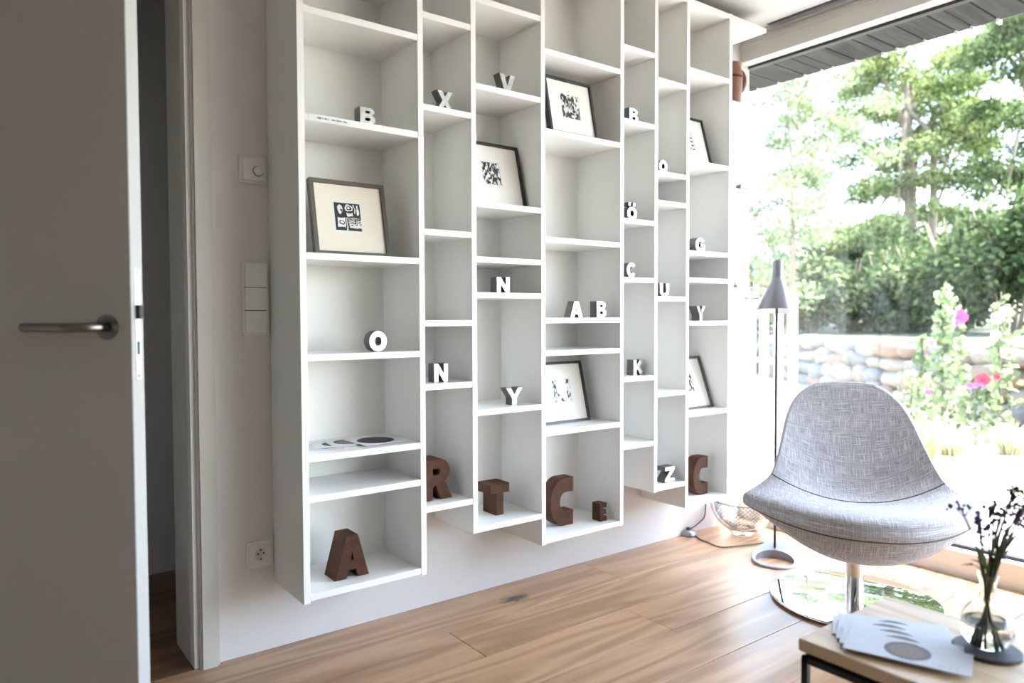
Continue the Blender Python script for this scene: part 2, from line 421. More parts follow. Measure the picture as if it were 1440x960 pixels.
for k in range(5):
    y1 = 3.26-0.2*k; y0 = max(2.292, y1-0.2)
    for a, b in ((-1.2, 0.35+0.3*(k % 2)), (0.35+0.3*(k % 2), 1.6)):
        x0, x1 = (a, b) if y1 > 2.52 else (max(a, HX), min(b, JX))
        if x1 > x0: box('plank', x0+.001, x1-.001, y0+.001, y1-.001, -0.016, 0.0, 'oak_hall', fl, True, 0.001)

# doorway lining, stop and architrave
dl = struct(boxes('trim_1', [(JX-0.001, JX+0.03, 2.335, 2.515, 0, DOOR_H), (HX-0.03, HX+0.001, 2.335, 2.515, 0, DOOR_H),
                            (HX, JX, 2.335, 2.515, DOOR_H, DOOR_H+0.03)], 'frame_white'))
struct(boxes('trim_2', [(JX+0.014, JX+0.022, 2.282, 2.335, 0, DOOR_H+0.02), (JX+0.006, JX+0.014, 2.318, 2.335, 0, DOOR_H+0.01)], 'frame_white'))
struct(boxes('trim_3', [(JX+0.020, JX+0.062, 2.272, WALL_Y, 0, DOOR_H+0.08), (HX-0.075, HX-0.02, 2.272, WALL_Y, 0, DOOR_H+0.08),
                        (HX-0.02, JX+0.020, 2.272, WALL_Y, DOOR_H+0.02, DOOR_H+0.08)], 'frame_white'))
struct(box('trim_4', JX+0.062, JX+0.070, 2.280, WALL_Y, 0, DOOR_H+0.09, 'frame_white'))
# hinge-side rebate pieces seen in the gap of the frame
struct(boxes('trim_5', [(JX+0.0005, JX+0.004, 2.3345, 2.3365, 0.98, 1.06), (JX+0.0005, JX+0.004, 2.3345, 2.3365, 1.09, 1.13)], 'hole_dark'))

# the open door leaf: local x from hinge (0) to lock edge, local y 0 (room face) to 0.04
DW = 0.86; TH = math.radians(44.2)
door = struct(empty('door_1', (HX+0.008, 2.285, 0), rz=-TH))
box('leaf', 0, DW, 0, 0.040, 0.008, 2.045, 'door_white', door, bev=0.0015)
LZ = 1.032
h = lathe('rosette', [(0, -0.008), (0.024, -0.008), (0.0265, -0.006), (0.0265, 0.0), (0, 0.0)], 'steel', door, 40)
h.matrix_parent_inverse = Matrix.Identity(4); h.rotation_euler = (-math.pi/2, 0, 0); h.location = (DW-0.055, -0.0005, LZ)
h.data.transform(Matrix.Scale(-1, 4, (0, 0, 1))); h.data.flip_normals()
hx = DW-0.055
tube('lever', [(hx, -0.004, LZ), (hx, -0.030, LZ), (hx-0.006, -0.044, LZ), (hx-0.018, -0.051, LZ), (hx-0.035, -0.052, LZ), (hx-0.150, -0.052, LZ)], 0.0098, 'steel', door, 20)
lp = box('lock_plate', DW, DW+0.0012, 0.011, 0.029, 0.92, 1.155, 'alu', door, bev=0.0004)
boxes('latch', [(DW+0.001, DW+0.010, 0.013, 0.027, 1.050, 1.078)], 'gasket', lp)
boxes('keyhole_bolt', [(DW+0.001, DW+0.0018, 0.0165, 0.0235, 0.975, 1.002)], 'hole_dark', lp)
for zz in (0.93, 1.145):
    s = lathe('screw', [(0, 0.0018), (0.003, 0.0018), (0.0034, 0.001), (0, 0.001)], 'steel', lp, 12)
    s.rotation_euler = (0, math.pi/2, 0); s.location = (DW, 0.020, zz)

# ceiling edge, track and the big window
struct(boxes('trim_6', [(3.145, WIN_X+0.06, WEND, WALL_Y, 2.435, 2.60)], 'alu'))
struct(boxes('trim_7', [(3.112, 3.134, YB, 2.10, 2.4485, 2.4515)], 'gasket'))
win = struct(empty('window_1', (WIN_X+0.06, WALL_Y, 0)))
box('window_head', 3.172, 3.28, WEND, WALL_Y, 2.325, 2.435, 'frame_white', win, True, 0.002)
box('head_profile', 3.166, 3.172, WEND, WALL_Y, 2.40, 2.408, 'frame_white', win, True)
box('window_sill', WIN_X, 3.30, WEND, WALL_Y, -0.016, 0.100, 'frame_white', win, True, 0.002)
box('bottom_gasket', 3.240, 3.272, WEND, WALL_Y, 0.100, 0.112, 'gasket', win, True)
box('top_gasket', 3.240, 3.272, WEND, WALL_Y, 2.312, 2.325, 'gasket', win, True)
box('side_frame', 3.24, 3.272, WEND, WEND+0.03, 0.112, 2.312, 'white_paint', win, True)
box('glass_pane', 3.253, 3.259, WEND+0.03, WALL_Y, 0.112, 2.312, 'pane', win, True)
struct(box('wall_right', WIN_X, WIN_X+0.11, YB, WEND, -0.05, 2.6, 'wall'))

# ------------------------------------------------------------------ wall plates
pl = empty('room_thermostat', (0.722, WALL_Y, 1.505), label='square white room thermostat with round dial above the light switches', cat='thermostat')
box('frame', 0.682, 0.763, 2.284, WALL_Y, 1.464, 1.546, 'plastic_white', pl, True, 0.0015)
box('cover', 0.690, 0.756, 2.276, 2.284, 1.471, 1.539, 'plastic_white', pl, True, 0.0015)
d = lathe('dial', [(0, 0.009), (0.0125, 0.009), (0.0145, 0.007), (0.0145, 0), (0, 0)], 'plastic_white', pl, 28)
d.rotation_euler = (math.pi/2, 0, 0); d.location = (0.014, -0.016, -0.004)
g_ = lathe('dial_gap', [(0.0145, 0.0004), (0.0165, 0.0004), (0.0165, 0.0), (0.0145, 0.0)], 'hole_dark', pl, 28, closed=True)
g_.rotation_euler = (math.pi/2, 0, 0); g_.location = (0.014, -0.016, -0.004)
boxes('scale_dots', [(0.736+0.022*math.cos(a)-0.0008, 0.736+0.022*math.cos(a)+0.0008, 2.2756, 2.276, 1.501+0.022*math.sin(a)-0.0008, 1.501+0.022*math.sin(a)+0.0008) for a in [math.radians(v) for v in (60, 95, 130, 165, 200, 235)]], 'hole_dark', pl, True)
sw = empty('light_switch', (0.725, WALL_Y, 1.108), label='vertical white triple light switch panel beside the shelving unit', cat='light switch')
box('frame', 0.685, 0.766, 2.284, WALL_Y, 0.996, 1.220, 'plastic_white', sw, True, 0.0015)
for i in range(3):
    z0 = 1.003+i*0.0712
    box('rocker', 0.692, 0.759, 2.275-(0.002 if i == 2 else 0), 2.284, z0, z0+0.0692, 'plastic_white', sw, True, 0.0012)
for i in (1, 2): box('rocker_gap', 0.691, 0.760, 2.283, 2.2845, 1.003+i*0.0712-0.0022, 1.003+i*0.0712+0.0002, 'hole_dark', sw, True)
sk = empty('wall_socket', (0.728, WALL_Y, 0.312), label='square white power socket low on the wall by the shelving', cat='socket')
box('frame', 0.687, 0.769, 2.284, WALL_Y, 0.271, 0.353, 'plastic_white', sk, True, 0.0015)
box('insert', 0.694, 0.762, 2.279, 2.284, 0.278, 0.346, 'plastic_white', sk, True, 0.001)
rc = lathe('socket_well', [(0.0195, 0.001), (0.0195, 0.0006), (0.017, 0.0006), (0.016, 0.0003), (0, 0.0003)], 'alu', sk, 36)
rc.rotation_euler = (math.pi/2, 0, 0); rc.location = (0, -0.0128, 0)
for nm, dx, dz in (('pin_hole', -0.0085, 0.003), ('pin_hole', 0.0085, 0.003), ('earth_clip', 0, -0.0135), ('earth_clip', 0, 0.0145)):
    q = lathe(nm, [(0, 0.0008), (0.0032, 0.0008), (0.0032, 0)], 'hole_dark', sk, 12); q.rotation_euler = (math.pi/2, 0, 0); q.location = (dx, -0.0132, dz)

# ------------------------------------------------------------------ shelving unit
UX = [0.782, 1.172, 1.373, 1.672, 2.071, 2.267, 2.463, 2.751]
UEND = [0.217, 0.220, 0.318, 0.220, 0.222, 0.325, 0.229, 0.229]
TOP = 2.386; T = 0.020; BACK = WALL_Y-0.002
SH = [[2.13, 1.940, 1.636, 1.239, 0.944, 0.650, 0.531, 0.244],
      [2.017, 1.728, 1.334, 1.041, 0.835, 0.439],
      [2.117, 1.831, 1.440, 1.255, 1.135, 0.736, 0.338],
      [2.010, 1.727, 1.340, 1.047, 0.928, 0.636, 0.243],
      [2.112, 1.827, 1.438, 1.207, 0.811, 0.541],
      [2.022, 1.646, 1.527, 1.134, 0.738, 0.347],
      [2.101, 1.717, 1.332, 1.217, 1.031, 0.638, 0.248]]
su = empty('shelving_unit', (0.772, FRONT_Y, 0.217), label='large white wall-hung shelving unit with seven staggered open columns', cat='shelf')
for i, x in enumerate(UX):
    box('side_panel', x-T/2, x+T/2, FRONT_Y, BACK, UEND[i], TOP+0.002, 'shelf', su, True, 0.0007)
for c in range(7):
    x0, x1 = UX[c]+T/2, UX[c+1]-T/2
    box('back_panel', x0, x1, BACK-0.008, BACK, SH[c][-1]-T, TOP, 'shelf', su, True)
    for z in SH[c]+[TOP]:
        o = box('shelf_board', x0, x1, FRONT_Y+0.0008, BACK-0.008, z-T, z, 'shelf', su, True, 0.0007)
for z in (TOP, 2.012, 1.626, 1.425, 1.130):
    box('end_board', UX[7]+T/2, 3.016, FRONT_Y+0.0008, BACK, z-T, z, 'shelf', su, True, 0.0007)

# lettering along the front of the second shelf: small dark marks, too blurred to read
def marks(name, parent, runs, y, mat='hole_dark'):
    b = []
    for x0, x1, z, hgt in runs:
        x = x0
        while x < x1:
            wd = random.uniform(0.0012, 0.0030)
            if random.random() < 0.85: b.append((x, x+wd, y-0.0004, y, z-hgt/2*random.uniform(.6, 1), z+hgt/2*random.uniform(.6, 1)))
            x += wd+0.0011
    return boxes(name, b, mat, parent, True)
xm0 = hit(446, 167, 1, FRONT_Y); xm1 = hit(488, 173, 1, FRONT_Y)
sg = empty('shelf_label', (xm0[0], FRONT_Y, 1.626), label='small white label strip with dark lettering on a shelf edge', cat='label')
box('strip', xm0[0]-0.025, xm1[0]+0.012, FRONT_Y-0.0006, FRONT_Y+0.0006, 1.6175, 1.6352, 'paper', sg, True)
L_ = xm1[0]-xm0[0]
marks('lettering', sg, [(xm0[0], xm0[0]+L_*.13, 1.6265, .0055), (xm0[0]+L_*.17, xm0[0]+L_*.40, 1.6265, .0055), (xm0[0]+L_*.48, xm0[0]+L_*.60, 1.6265, .0045), (xm0[0]+L_*.64, xm1[0], 1.6265, .0045)], FRONT_Y-0.0006)

# ------------------------------------------------------------------ letters
def arc(cx, cy, rx, ry, a0, a1, n=14):
    return [(cx+rx*math.cos(math.radians(a0+(a1-a0)*i/n)), cy+ry*math.sin(math.radians(a0+(a1-a0)*i/n))) for i in range(n+1)]
def glyph(ch):
    """list of solids; each solid = [outline, hole, hole...] in a unit-height box, and the width"""
    if ch == 'A': return [[[(0, 0), (.27, 0), (.33, .20), (.57, .20), (.63, 0), (.9, 0), (.61, 1), (.29, 1)], [(.39, .40), (.51, .40), (.45, .68)]]], .9
    if ch == 'B': return [[[(0, 0)]+arc(.44, .28, .29, .28, -90, 62)+arc(.42, .76, .25, .24, -55, 90)+[(0, 1)],
                           arc(.38, .29, .12, .105, -90, 90)+arc(.30, .29, .07, .105, 90, 270), arc(.37, .73, .105, .09, -90, 90)+arc(.30, .73, .065, .09, 90, 270)]], .73
    if ch == 'C': return [[[(.86, 1), (.5, 1)]+arc(.5, .5, .5, .5, 90, 270, 22)+[(.86, 0), (.86, .27), (.60, .27)]+arc(.58, .5, .25, .23, 270, 90, 16)+[(.86, .73)]]], .86
    if ch == 'c': return [[arc(.42, .5, .42, .5, 38, 322, 24)+arc(.42, .5, .20, .26, 318, 42, 18)]], .80
    if ch == 'G': return [[arc(.42, .5, .42, .5, 38, 300, 22)+[(.80, .05), (.80, .54), (.46, .54), (.46, .38), (.60, .38), (.60, .28)]+arc(.42, .5, .19, .25, 300, 42, 16)]], .82
    if ch == 'E': return [[[(0, 0), (.6, 0), (.6, .22), (.26, .22), (.26, .39), (.55, .39), (.55, .60), (.26, .60), (.26, .78), (.6, .78), (.6, 1), (0, 1)]]], .6
    if ch == 'R': return [[[(0, 0), (.30, 0), (.30, .30), (.40, .38), (.56, 0), (.86, 0), (.66, .44)]+arc(.50, .70, .30, .30, -48, 90)+[(0, 1)],
                           arc(.44, .69, .11, .10, -90, 90)+[(.30, .79), (.30, .59)]]], .86
    if ch == 'T': return [[[(.30, 0), (.62, 0), (.62, .74), (.92, .74), (.92, 1), (0, 1), (0, .74), (.30, .74)]]], .92
    if ch == 'X': return [[[(0, 0), (.28, 0), (.45, .30), (.62, 0), (.9, 0), (.60, .50), (.9, 1), (.63, 1), (.45, .70), (.27, 1), (0, 1), (.30, .50)]]], .9
    if ch == 'N': return [[[(0, 0), (.25, 0), (.25, .58), (.62, 0), (.87, 0), (.87, 1), (.62, 1), (.62, .42), (.25, 1), (0, 1)]]], .87
    if ch == 'V': return [[[(.32, 0), (.60, 0), (.92, 1), (.66, 1), (.46, .34), (.26, 1), (0, 1)]]], .92
    if ch == 'Y': return [[[(.33, 0), (.59, 0), (.59, .40), (.92, 1), (.66, 1), (.46, .60), (.26, 1), (0, 1), (.33, .40)]]], .92
    if ch == 'K': return [[[(0, 0), (.27, 0), (.27, .30), (.36, .42), (.60, 0), (.92, 0), (.54, .60), (.88, 1), (.57, 1), (.27, .62), (.27, 1), (0, 1)]]], .92
    if ch == 'U': return [[[(0, 1), (0, .38)]+arc(.42, .38, .42, .38, 180, 360, 20)+[(.84, 1), (.58, 1), (.58, .38)]+arc(.42, .38, .16, .17, 360, 180, 14)+[(.26, 1)]]], .84
    if ch == 'Z': return [[[(0, 0), (.8, 0), (.8, .23), (.34, .23), (.8, .80), (.8, 1), (.02, 1), (.02, .77), (.46, .77), (0, .20)]]], .8
    if ch == 'O': return [[arc(.48, .5, .48, .5, 0, 345, 30), arc(.48, .5, .20, .24, 0, 345, 24)]], .96
    if ch == 'Q': return [[arc(.40, .5, .40, .5, 0, 345, 28), arc(.40, .5, .17, .25, 0, 345, 20)], [[(.42, .30), (.56, .38), (.80, .02), (.64, -.0)]]], .8
    if ch == 'OE': return [[arc(.40, .37, .40, .37, 0, 345, 28), arc(.40, .37, .18, .20, 0, 345, 20)], [[(.12, .82), (.28, .82), (.28, 1), (.12, 1)]], [[(.52, .82), (.68, .82), (.68, 1), (.52, 1)]]], .8
def solid_letter(ch, hgt, wid, dep, two_tone):
    """mesh of the letter: x right, z up, front at y=0, back at y=dep"""
    solids, gw = glyph(ch)
    V, Fc, mi = [], [], []
    sm = []
    for k, loops in enumerate(solids):
        cu = bpy.data.curves.new('tmp', 'CURVE'); cu.dimensions = '2D'; cu.fill_mode = 'BOTH'
        bev = 0.0012 if hgt < 0.09 else 0.0025
        cu.extrude = dep/2-bev; cu.bevel_depth = bev; cu.bevel_resolution = 0; cu.offset = -bev+0.022*hgt
        for lp in loops:
            s = cu.splines.new('POLY'); s.points.add(len(lp)-1); s.use_cyclic_u = True
            for p, q in zip(s.points, lp): p.co = (0.022*hgt+q[0]/gw*(wid-0.044*hgt), hgt*(0.022+0.956*q[1]), 0, 1)
        ob = bpy.data.objects.new('tmp', cu); COL.objects.link(ob)
        me = bpy.data.meshes.new_from_object(ob.evaluated_get(bpy.context.evaluated_depsgraph_get()))
        b = len(V); dy = 0.0008*k
        for v in me.vertices: V.append((v.co.x, -v.co.z+dep/2+dy, v.co.y))
        for p in me.polygons:
            Fc.append([b+i for i in p.vertices])
            nz = p.normal.z
            mi.append(0 if nz > 0.5 else 1)
        bpy.data.objects.remove(ob); bpy.data.curves.remove(cu); bpy.data.meshes.remove(me)
    me = bpy.data.meshes.new('letter'); me.from_pydata(V, [], Fc)
    bm = bmesh.new(); bm.from_mesh(me); bmesh.ops.remove_doubles(bm, verts=bm.verts, dist=1e-5); bmesh.ops.recalc_face_normals(bm, faces=bm.faces)
    for f in bm.faces: f.material_index = (0 if f.normal.y < -0.5 else 1) if two_tone else 0
    bm.to_mesh(me); bm.free()
    return me
def letter(ch, x, yf, z, hgt, wid, dep, mats, label, group, rz=0.0):
    nm = {'OE': 'O', 'c': 'C'}.get(ch, ch).lower()
    me = solid_letter(ch, hgt, wid, dep, len(mats) > 1)
    o = link_mesh('letter_'+nm, me, mats)
    o.location = (x, yf, z+0.0003); o.rotation_euler = (0, 0, rz)
    return tag(o, label, 'letter', group)
SIL = ['silver', 'lead']
GS = 'small silver metal letters on the shelves'; GR = 'large rusty metal letters on the lowest shelves'
def sil(ch, px0, px1, ytop, yf, z, label, dep=0.038, rz=0.0):
    ym = (ytop+12)
    a = hit(px0, ym, 1, yf); b = hit(px1, ym, 1, yf); t = hit((px0+px1)/2 if ch not in 'BNKU' else px0, ytop, 1, yf)
    letter(ch, a[0], yf, z, t[2]-z, b[0]-a[0], dep, SIL, label, GS, rz)
sil('B', 506, 528.5, 149, 2.050, 1.636, 'silver letter B on the shelf above the grey-framed woodcut, leftmost column')
sil('O', 519, 544.5, 465, 2.062, 0.944, 'round silver letter O on the shelf below the grey-framed woodcut')
sil('X', 615, 637, 128, 2.070, 1.728, 'silver letter X high in the narrow second column')
sil('N', 610.5, 630.5, 511.5, 2.070, 0.835, 'silver letter N above the rusty R in the second column')
sil('V', 702.5, 724.5, 104.5, 2.070, 1.831, 'silver letter V on the shelf above the black-framed print, third column')
sil('N', 698.6, 717.2, 389, 2.062, 1.135, 'silver letter N at eye level in the third column, below the framed print')
sil('Y', 712, 735, 545, 2.075, 0.736, 'silver letter Y above the rusty T in the third column')
sil('A', 802, 819.7, 423.5, 2.060, 1.047, 'silver letter A beside a silver B on the middle shelf')
sil('B', 839, 853, 423.5, 2.060, 1.047, 'silver letter B standing right of a silver A on the middle shelf')
sil('B', 885, 898, 150.5, 2.070, 1.827, 'silver letter B high in the fifth column, above the silver O with dots')
sil('OE', 882, 896, 284.5, 2.065, 1.438, 'silver letter O with two dots in the fifth column')
sil('c', 881.5, 894, 369, 2.062, 1.207, 'silver letter C in the fifth column below the O with dots')
sil('K', 890.7, 906, 506, 2.075, 0.811, 'silver letter K in the fifth column')
sil('Q', 927, 938.6, 224.8, 2.062, 1.646, 'small silver letter Q in the upper sixth column')
sil('U', 928, 941, 397.7, 2.062, 1.134, 'silver letter U in the narrow sixth column', dep=0.03)
sil('Z', 935, 949, 656, 2.060, 0.347, 'silver letter Z at the bottom of the sixth column', dep=0.045)
sil('G', 978, 991.5, 334, 2.062, 1.332, 'silver letter G in the rightmost column above the silver Y', dep=0.045)
sil('Y', 979.5, 992, 430, 2.062, 1.031, 'silver letter Y in the rightmost column below the silver G', dep=0.045)
me = solid_letter('B', 0.062, 0.045, 0.03, True)
o = link_mesh('letter_b', me, SIL); o.location = (2.968, 2.09, 1.6263); o.rotation_euler = (0, -math.pi/2, 0)
tag(o, 'small dark metal letter lying on its back on an open end board by the window', 'letter', GS)
RU = ['rust']
letter('A', 0.892, 2.089, 0.244, 0.132, 0.112, 0.085, RU, 'rusty letter A at the bottom of the leftmost column', GR)
letter('R', 1.196, 2.092, 0.439, 0.138, 0.120, 0.075, RU, 'rusty letter R at the bottom of the second column', GR)
letter('T', 1.489, 2.113, 0.338, 0.112, 0.086, 0.086, RU, 'rusty letter T at the bottom of the third column', GR)
letter('C', 1.772, 2.118, 0.243, 0.185, 0.118, 0.060, RU, 'large rusty letter C beside a small rusty E', GR)
letter('E', 1.990, 2.073, 0.243, 0.070, 0.036, 0.047, RU, 'small rusty letter E to the right of a large rusty C', GR)
letter('C', 2.585, 2.098, 0.248, 0.170, 0.102, 0.060, RU, 'large rusty letter C in the rightmost column next to the window', GR)

# ------------------------------------------------------------------ printed planes (colour per little cell)
def print_grid(name, w_, h_, nx, ny, fn, parent, y=0.0, x0=0.0, z0=0.0, flat=False):
    """grid in local xz (facing -y), or in xy facing up when flat"""
    xs = np.linspace(0, w_, nx+1); zs = np.linspace(0, h_, ny+1)
    vs = [((x0+x, y, z0+z) if not flat else (x0+x, z0+z, y)) for z in zs for x in xs]
    fs = []; cols = []
    for j in range(ny):
        for i in range(nx):
            a = j*(nx+1)+i; q = [a, a+1, a+nx+2, a+nx+1]
            fs.append(q); cols.append(fn((i+.5)/nx, (j+.5)/ny))
    me = bpy.data.meshes.new(name); me.from_pydata(vs, [], fs)
    at_ = me.color_attributes.new('Col', 'FLOAT_COLOR', 'CORNER')
    arr = np.ones((len(fs)*4, 4), np.float32); arr[:, :3] = np.repeat(np.array(cols, np.float32), 4, axis=0)
    at_.data.foreach_set('color', arr.ravel())
    return link_mesh(name, me, 'print', parent)
INK = (0.012, 0.012, 0.014); PAP = (0.80, 0.79, 0.77)
def woodcut(u, v):
    v = 1-v                                     # v down from the top
    if u < .085 or u > .915 or v < .07 or v > .93: return PAP
    x = (u-.085)/.83; y = (v-.07)/.86
    wob = .012*math.sin(23*x+5*y)+.010*math.sin(17*y-7*x)
    x += wob; y += .012*math.sin(19*x-11*y)
    def el(cx, cy, rx, ry): return ((x-cx)/rx)**2+((y-cy)/ry)**2 < 1
    white = False
    if el(.23, .24, .115, .17): white = not (el(.29, .27, .055, .04) or (x > .27 and y > .33))
    if .09 < x < .39 and .54 < y < .88: white = not (el(.25, .71, .105, .085) and not el(.255, .705, .062, .05))
    if el(.55, .17, .15, .13) and not el(.56, .18, .10, .085): white = True
    if el(.55, .18, .05, .05): white = True
    if .46 < x < .70 and .34 < y < .47 and not el(.60, .33, .09, .05): white = True
    if .72 < x < .77 and .05 < y < .15 or .88 < x < .93 and .05 < y < .17: white = True
    if el(.90, .30, .04, .13) or el(.80, .26, .025, .10): white = True
    if .44 < x < .475 and .53 < y < 1: white = True
    if .44 < x < .95 and .525 < y < .55: white = True
    if x > .52 and .58 < y < .95:
        r = (y-.58)/.37
        if r < .5: white = (math.sin(r*38+3*x) > -.15) and not (abs(x-.78) < .015)
        else: white = not (r > .86 or (r < .60 and math.sin(40*x) > .3)) and not el(.62, .80, .05, .02) and not (abs(y-.905) < .012 and x < .8)
    return PAP if white else INK
from mathutils import noise as mnoise
def treeprint(seed, dens=0.5, white_top=0.0, column=False):
    """organic black and white tree-like wood engraving"""
    o = Vector((seed*3.7, seed*1.3, 0))
    def val(u, v):
        a = mnoise.fractal(Vector((u*8, v*5.5, 0))+o, 0.9, 2.1, 4)
        b = mnoise.noise(Vector((u*17+3.5*mnoise.noise(Vector((u*3, v*3, 7))+o), v*2.6, 3))+o)
        return a*0.9+b*0.55
    th = float(np.quantile([val(i/15, j/15) for i in range(16) for j in range(16)], 1-dens))
    def fn(u, v):
        w_ = .012*mnoise.noise(Vector((u*9, v*9, 1))+o)
        if u+w_ < .08 or u+w_ > .92 or v+w_ < .06 or v+w_ > .94: return PAP
        q = val(u, v)
        if column:
            y = 1-v; b = (.40+.18*y < u < .56+.18*y)
            return INK if ((b and math.sin(y*46) > 0) or (u < .34+.18*y and q > th+.25) or (.60+.18*y < u < .63+.18*y)) else PAP
        if white_top: q -= white_top*.9*max(0, 1-((u-.52)/.26)**2)*(1 if v > .2 else 0)
        k = min(1, max(0, (q-th)/.5+.5)); k = k*k*(3-2*k)       # engraving greys between paper and ink
        return tuple(PAP[i]+(INK[i]-PAP[i])*k for i in range(3))
    return fn

def picture(x0, x1, yb, zb, lean, hgt, bar, fmat, mat_mat, pw, ph, fn, label, px=None, depth=0.022, cells=80):
    W = x1-x0; a = math.atan2(lean, math.sqrt(hgt*hgt-lean*lean))
    r = empty('picture_frame', (x0, yb, zb+0.0005), rot=Euler((-a, 0, 0)), label=label, cat='picture frame', group='framed prints leaning on the shelves')
    def mit(p0, p1, q1, q0, nm):
        vs = [(p[0], y, p[1]) for y in (0, depth) for p in (p0, p1, q1, q0)]
        fs = [[0, 1, 2, 3], [7, 6, 5, 4], [0, 4, 5, 1], [1, 5, 6, 2], [2, 6, 7, 3], [3, 7, 4, 0]]
        pydata(nm, vs, fs, fmat, r)
    o = [(0, 0), (W, 0), (W, hgt), (0, hgt)]; i = [(bar, bar), (W-bar, bar), (W-bar, hgt-bar), (bar, hgt-bar)]
    for k in range(4): mit(o[k], o[(k+1) % 4], i[(k+1) % 4], i[k], 'frame_bar')
    box('mount', bar, W-bar, 0.007, 0.010, bar, hgt-bar, mat_mat, r)
    cx = W/2 if px is None else px; cz = hgt/2+0.006
    print_grid('artwork', pw, ph, cells, cells, fn, r, 0.0066, cx-pw/2, cz-ph/2)
    pydata('glazing', [(bar, .004, bar), (W-bar, .004, bar), (W-bar, .004, hgt-bar), (bar, .004, hgt-bar)], [[0, 1, 2, 3]], 'picture_glass', r)
    box('backing', bar*.5, W-bar*.5, 0.012, depth-0.001, bar*.5, hgt-bar*.5, 'dark_timber', r)
    # easel strut behind the frame reaching down to the board
    zt = hgt*0.62; c, s = math.cos(a), math.sin(a)
    ytop = depth; gx = W/2
    wy = ytop*c+zt*s                      # world offset of the strut's top
    foot_w = (wy+0.055, 0.001)
    fy = foot_w[0]*c-foot_w[1]*s; fz = foot_w[0]*s+foot_w[1]*c
    # world (dy,dz) -> local: ly = dy*cos - dz*sin ; lz = dy*sin + dz*cos
    vs = [(gx-.02, ytop, zt), (gx+.02, ytop, zt), (gx+.03, fy, fz), (gx-.03, fy, fz)]
    vs += [(v[0], v[1]+.003, v[2]) for v in vs]
    pydata('strut', vs, [[0, 1, 2, 3], [7, 6, 5, 4], [0, 4, 5, 1], [1, 5, 6, 2], [2, 6, 7, 3], [3, 7, 4, 0]], 'dark_timber', r)
    return r
picture(0.842, 1.090, 2.085, 1.239, 0.050, 0.240, 0.0125, 'frame_grey', 'mat_cream', 0.103, 0.103, woodcut, 'grey wooden frame with a cream mount and abstract black woodcut', px=0.117, cells=84)
picture(1.408, 1.651, 2.10, 1.440, 0.060, 0.242, 0.010, 'frame_black', 'mat_white', 0.090, 0.095, treeprint(3, .62), 'black framed print below the silver V in the third column', px=0.110)
picture(1.735, 1.970, 2.062, 1.727, 0.046, 0.226, 0.010, 'frame_black', 'mat_white', 0.105, 0.108, treeprint(5, .60), 'black framed print on the upper shelf of the wide fourth column')
picture(1.768, 2.012, 2.150, 0.636, 0.060, 0.244, 0.010, 'frame_black', 'mat_white', 0.105, 0.100, treeprint(9, .42, 1.0), 'black framed pale print above the large rusty C and small E')
picture(2.492, 2.690, 2.083, 1.717, 0.060, 0.225, 0.009, 'frame_black', 'mat_white', 0.105, 0.130, treeprint(12, .5, 0, True), 'black framed print with a column motif, high beside the window', px=0.085)
picture(2.482, 2.729, 2.100, 0.638, 0.085, 0.245, 0.011, 'frame_grey', 'mat_white', 0.110, 0.100, treeprint(15, .55), 'grey framed print above the rusty C next to the window', px=0.110)
cd = empty('printed_card', (2.914, 2.185, 1.6265), rot=Euler((-0.25, 0, 0)), label='small patterned card leaning on an open end board by the window', cat='card')
box('card_stock', 0, 0.088, 0, 0.002, 0, 0.115, 'paper', cd)
print_grid('pattern', 0.084, 0.111, 24, 30, treeprint(21, .45), cd, -0.0004, 0.002, 0.002)

# ------------------------------------------------------------------ leaflets on the shelf and on the table
def ring_print(cx, cy, r, base, dark, light, text=True, ell=1.0, seed=0):
    rr = random.Random(seed); lines = [(rr.uniform(.08, .3), rr.uniform(.45, .95)) for _ in range(6)]
    def fn(u, v):
        d = math.hypot(u-cx, (v-cy)/ell)
        if d < r:
            k = .5+.5*math.sin(d/r*40+3*math.sin(math.atan2(v-cy, u-cx)*5))
            e = min(1, max(0, (r-d)/r*3)); k = k*.8+.2*e
            return tuple(dark[i]+(light[i]-dark[i])*k*e for i in range(3))
        if text:
            for tx, ty in ((.72, .16), (.72, .21)):
                if tx < u < .92 and abs(v-ty) < .016 and math.sin(u*150) > -.4: return (.36, .40, .38)
            if .07 < u < .20 and .28 < v < .60 and math.sin(v*80) > .2 and math.sin(u*190) > -.5: return (.55, .56, .60)
            if .80 < u < .93 and .70 < v < .78 and math.sin(u*140+v*90) > .2: return (.45, .46, .52)
        return base
    return fn
def leaflet(x, y, z, w_, h_, rz, fn, label, group, cells=44, bend=0.0, name='leaflet'):
    r = empty(name, (x, y, z), rz=rz, label=label, cat='leaflet', group=group)
    n = 10; vs, fs = [], []
    for t in (0, 0.0009):
        for i in range(n+1):
            for yy in (0, h_): vs.append((w_*i/n, yy, t+bend*math.sin(math.pi*i/n)))
    k = 2*(n+1)
    for i in range(n):
        a = 2*i; fs += [[a, a+1, a+3, a+2], [k+a, k+a+2, k+a+3, k+a+1], [a, a+2, k+a+2, k+a], [a+1, k+a+1, k+a+3, a+3]]
    fs += [[0, k, k+1, 1], [2*n, 2*n+1, k+2*n+1, k+2*n]]
    pydata('sheet', vs, fs, 'paper', r)
    pg = print_grid('cover_print', w_*.996, h_*.996, cells, cells, fn, r, 0.0011, w_*.002, h_*.002, flat=True)
    if bend:
        for v in pg.data.vertices: v.co.z += bend*math.sin(math.pi*min(1, max(0, v.co.x/w_)))
    return r
WP = (0.80, 0.81, 0.83)
zs = 0.650
GL = 'leaflets fanned on the shelf'
leaflet(0.805, 2.125, zs+0.0002, 0.125, 0.125, math.radians(-28), ring_print(.55, .5, .30, (.70, .72, .78), (.03, .03, .04), (.18, .15, .13), False), 'bluish leaflet at the left end of the shelf fan', GL)
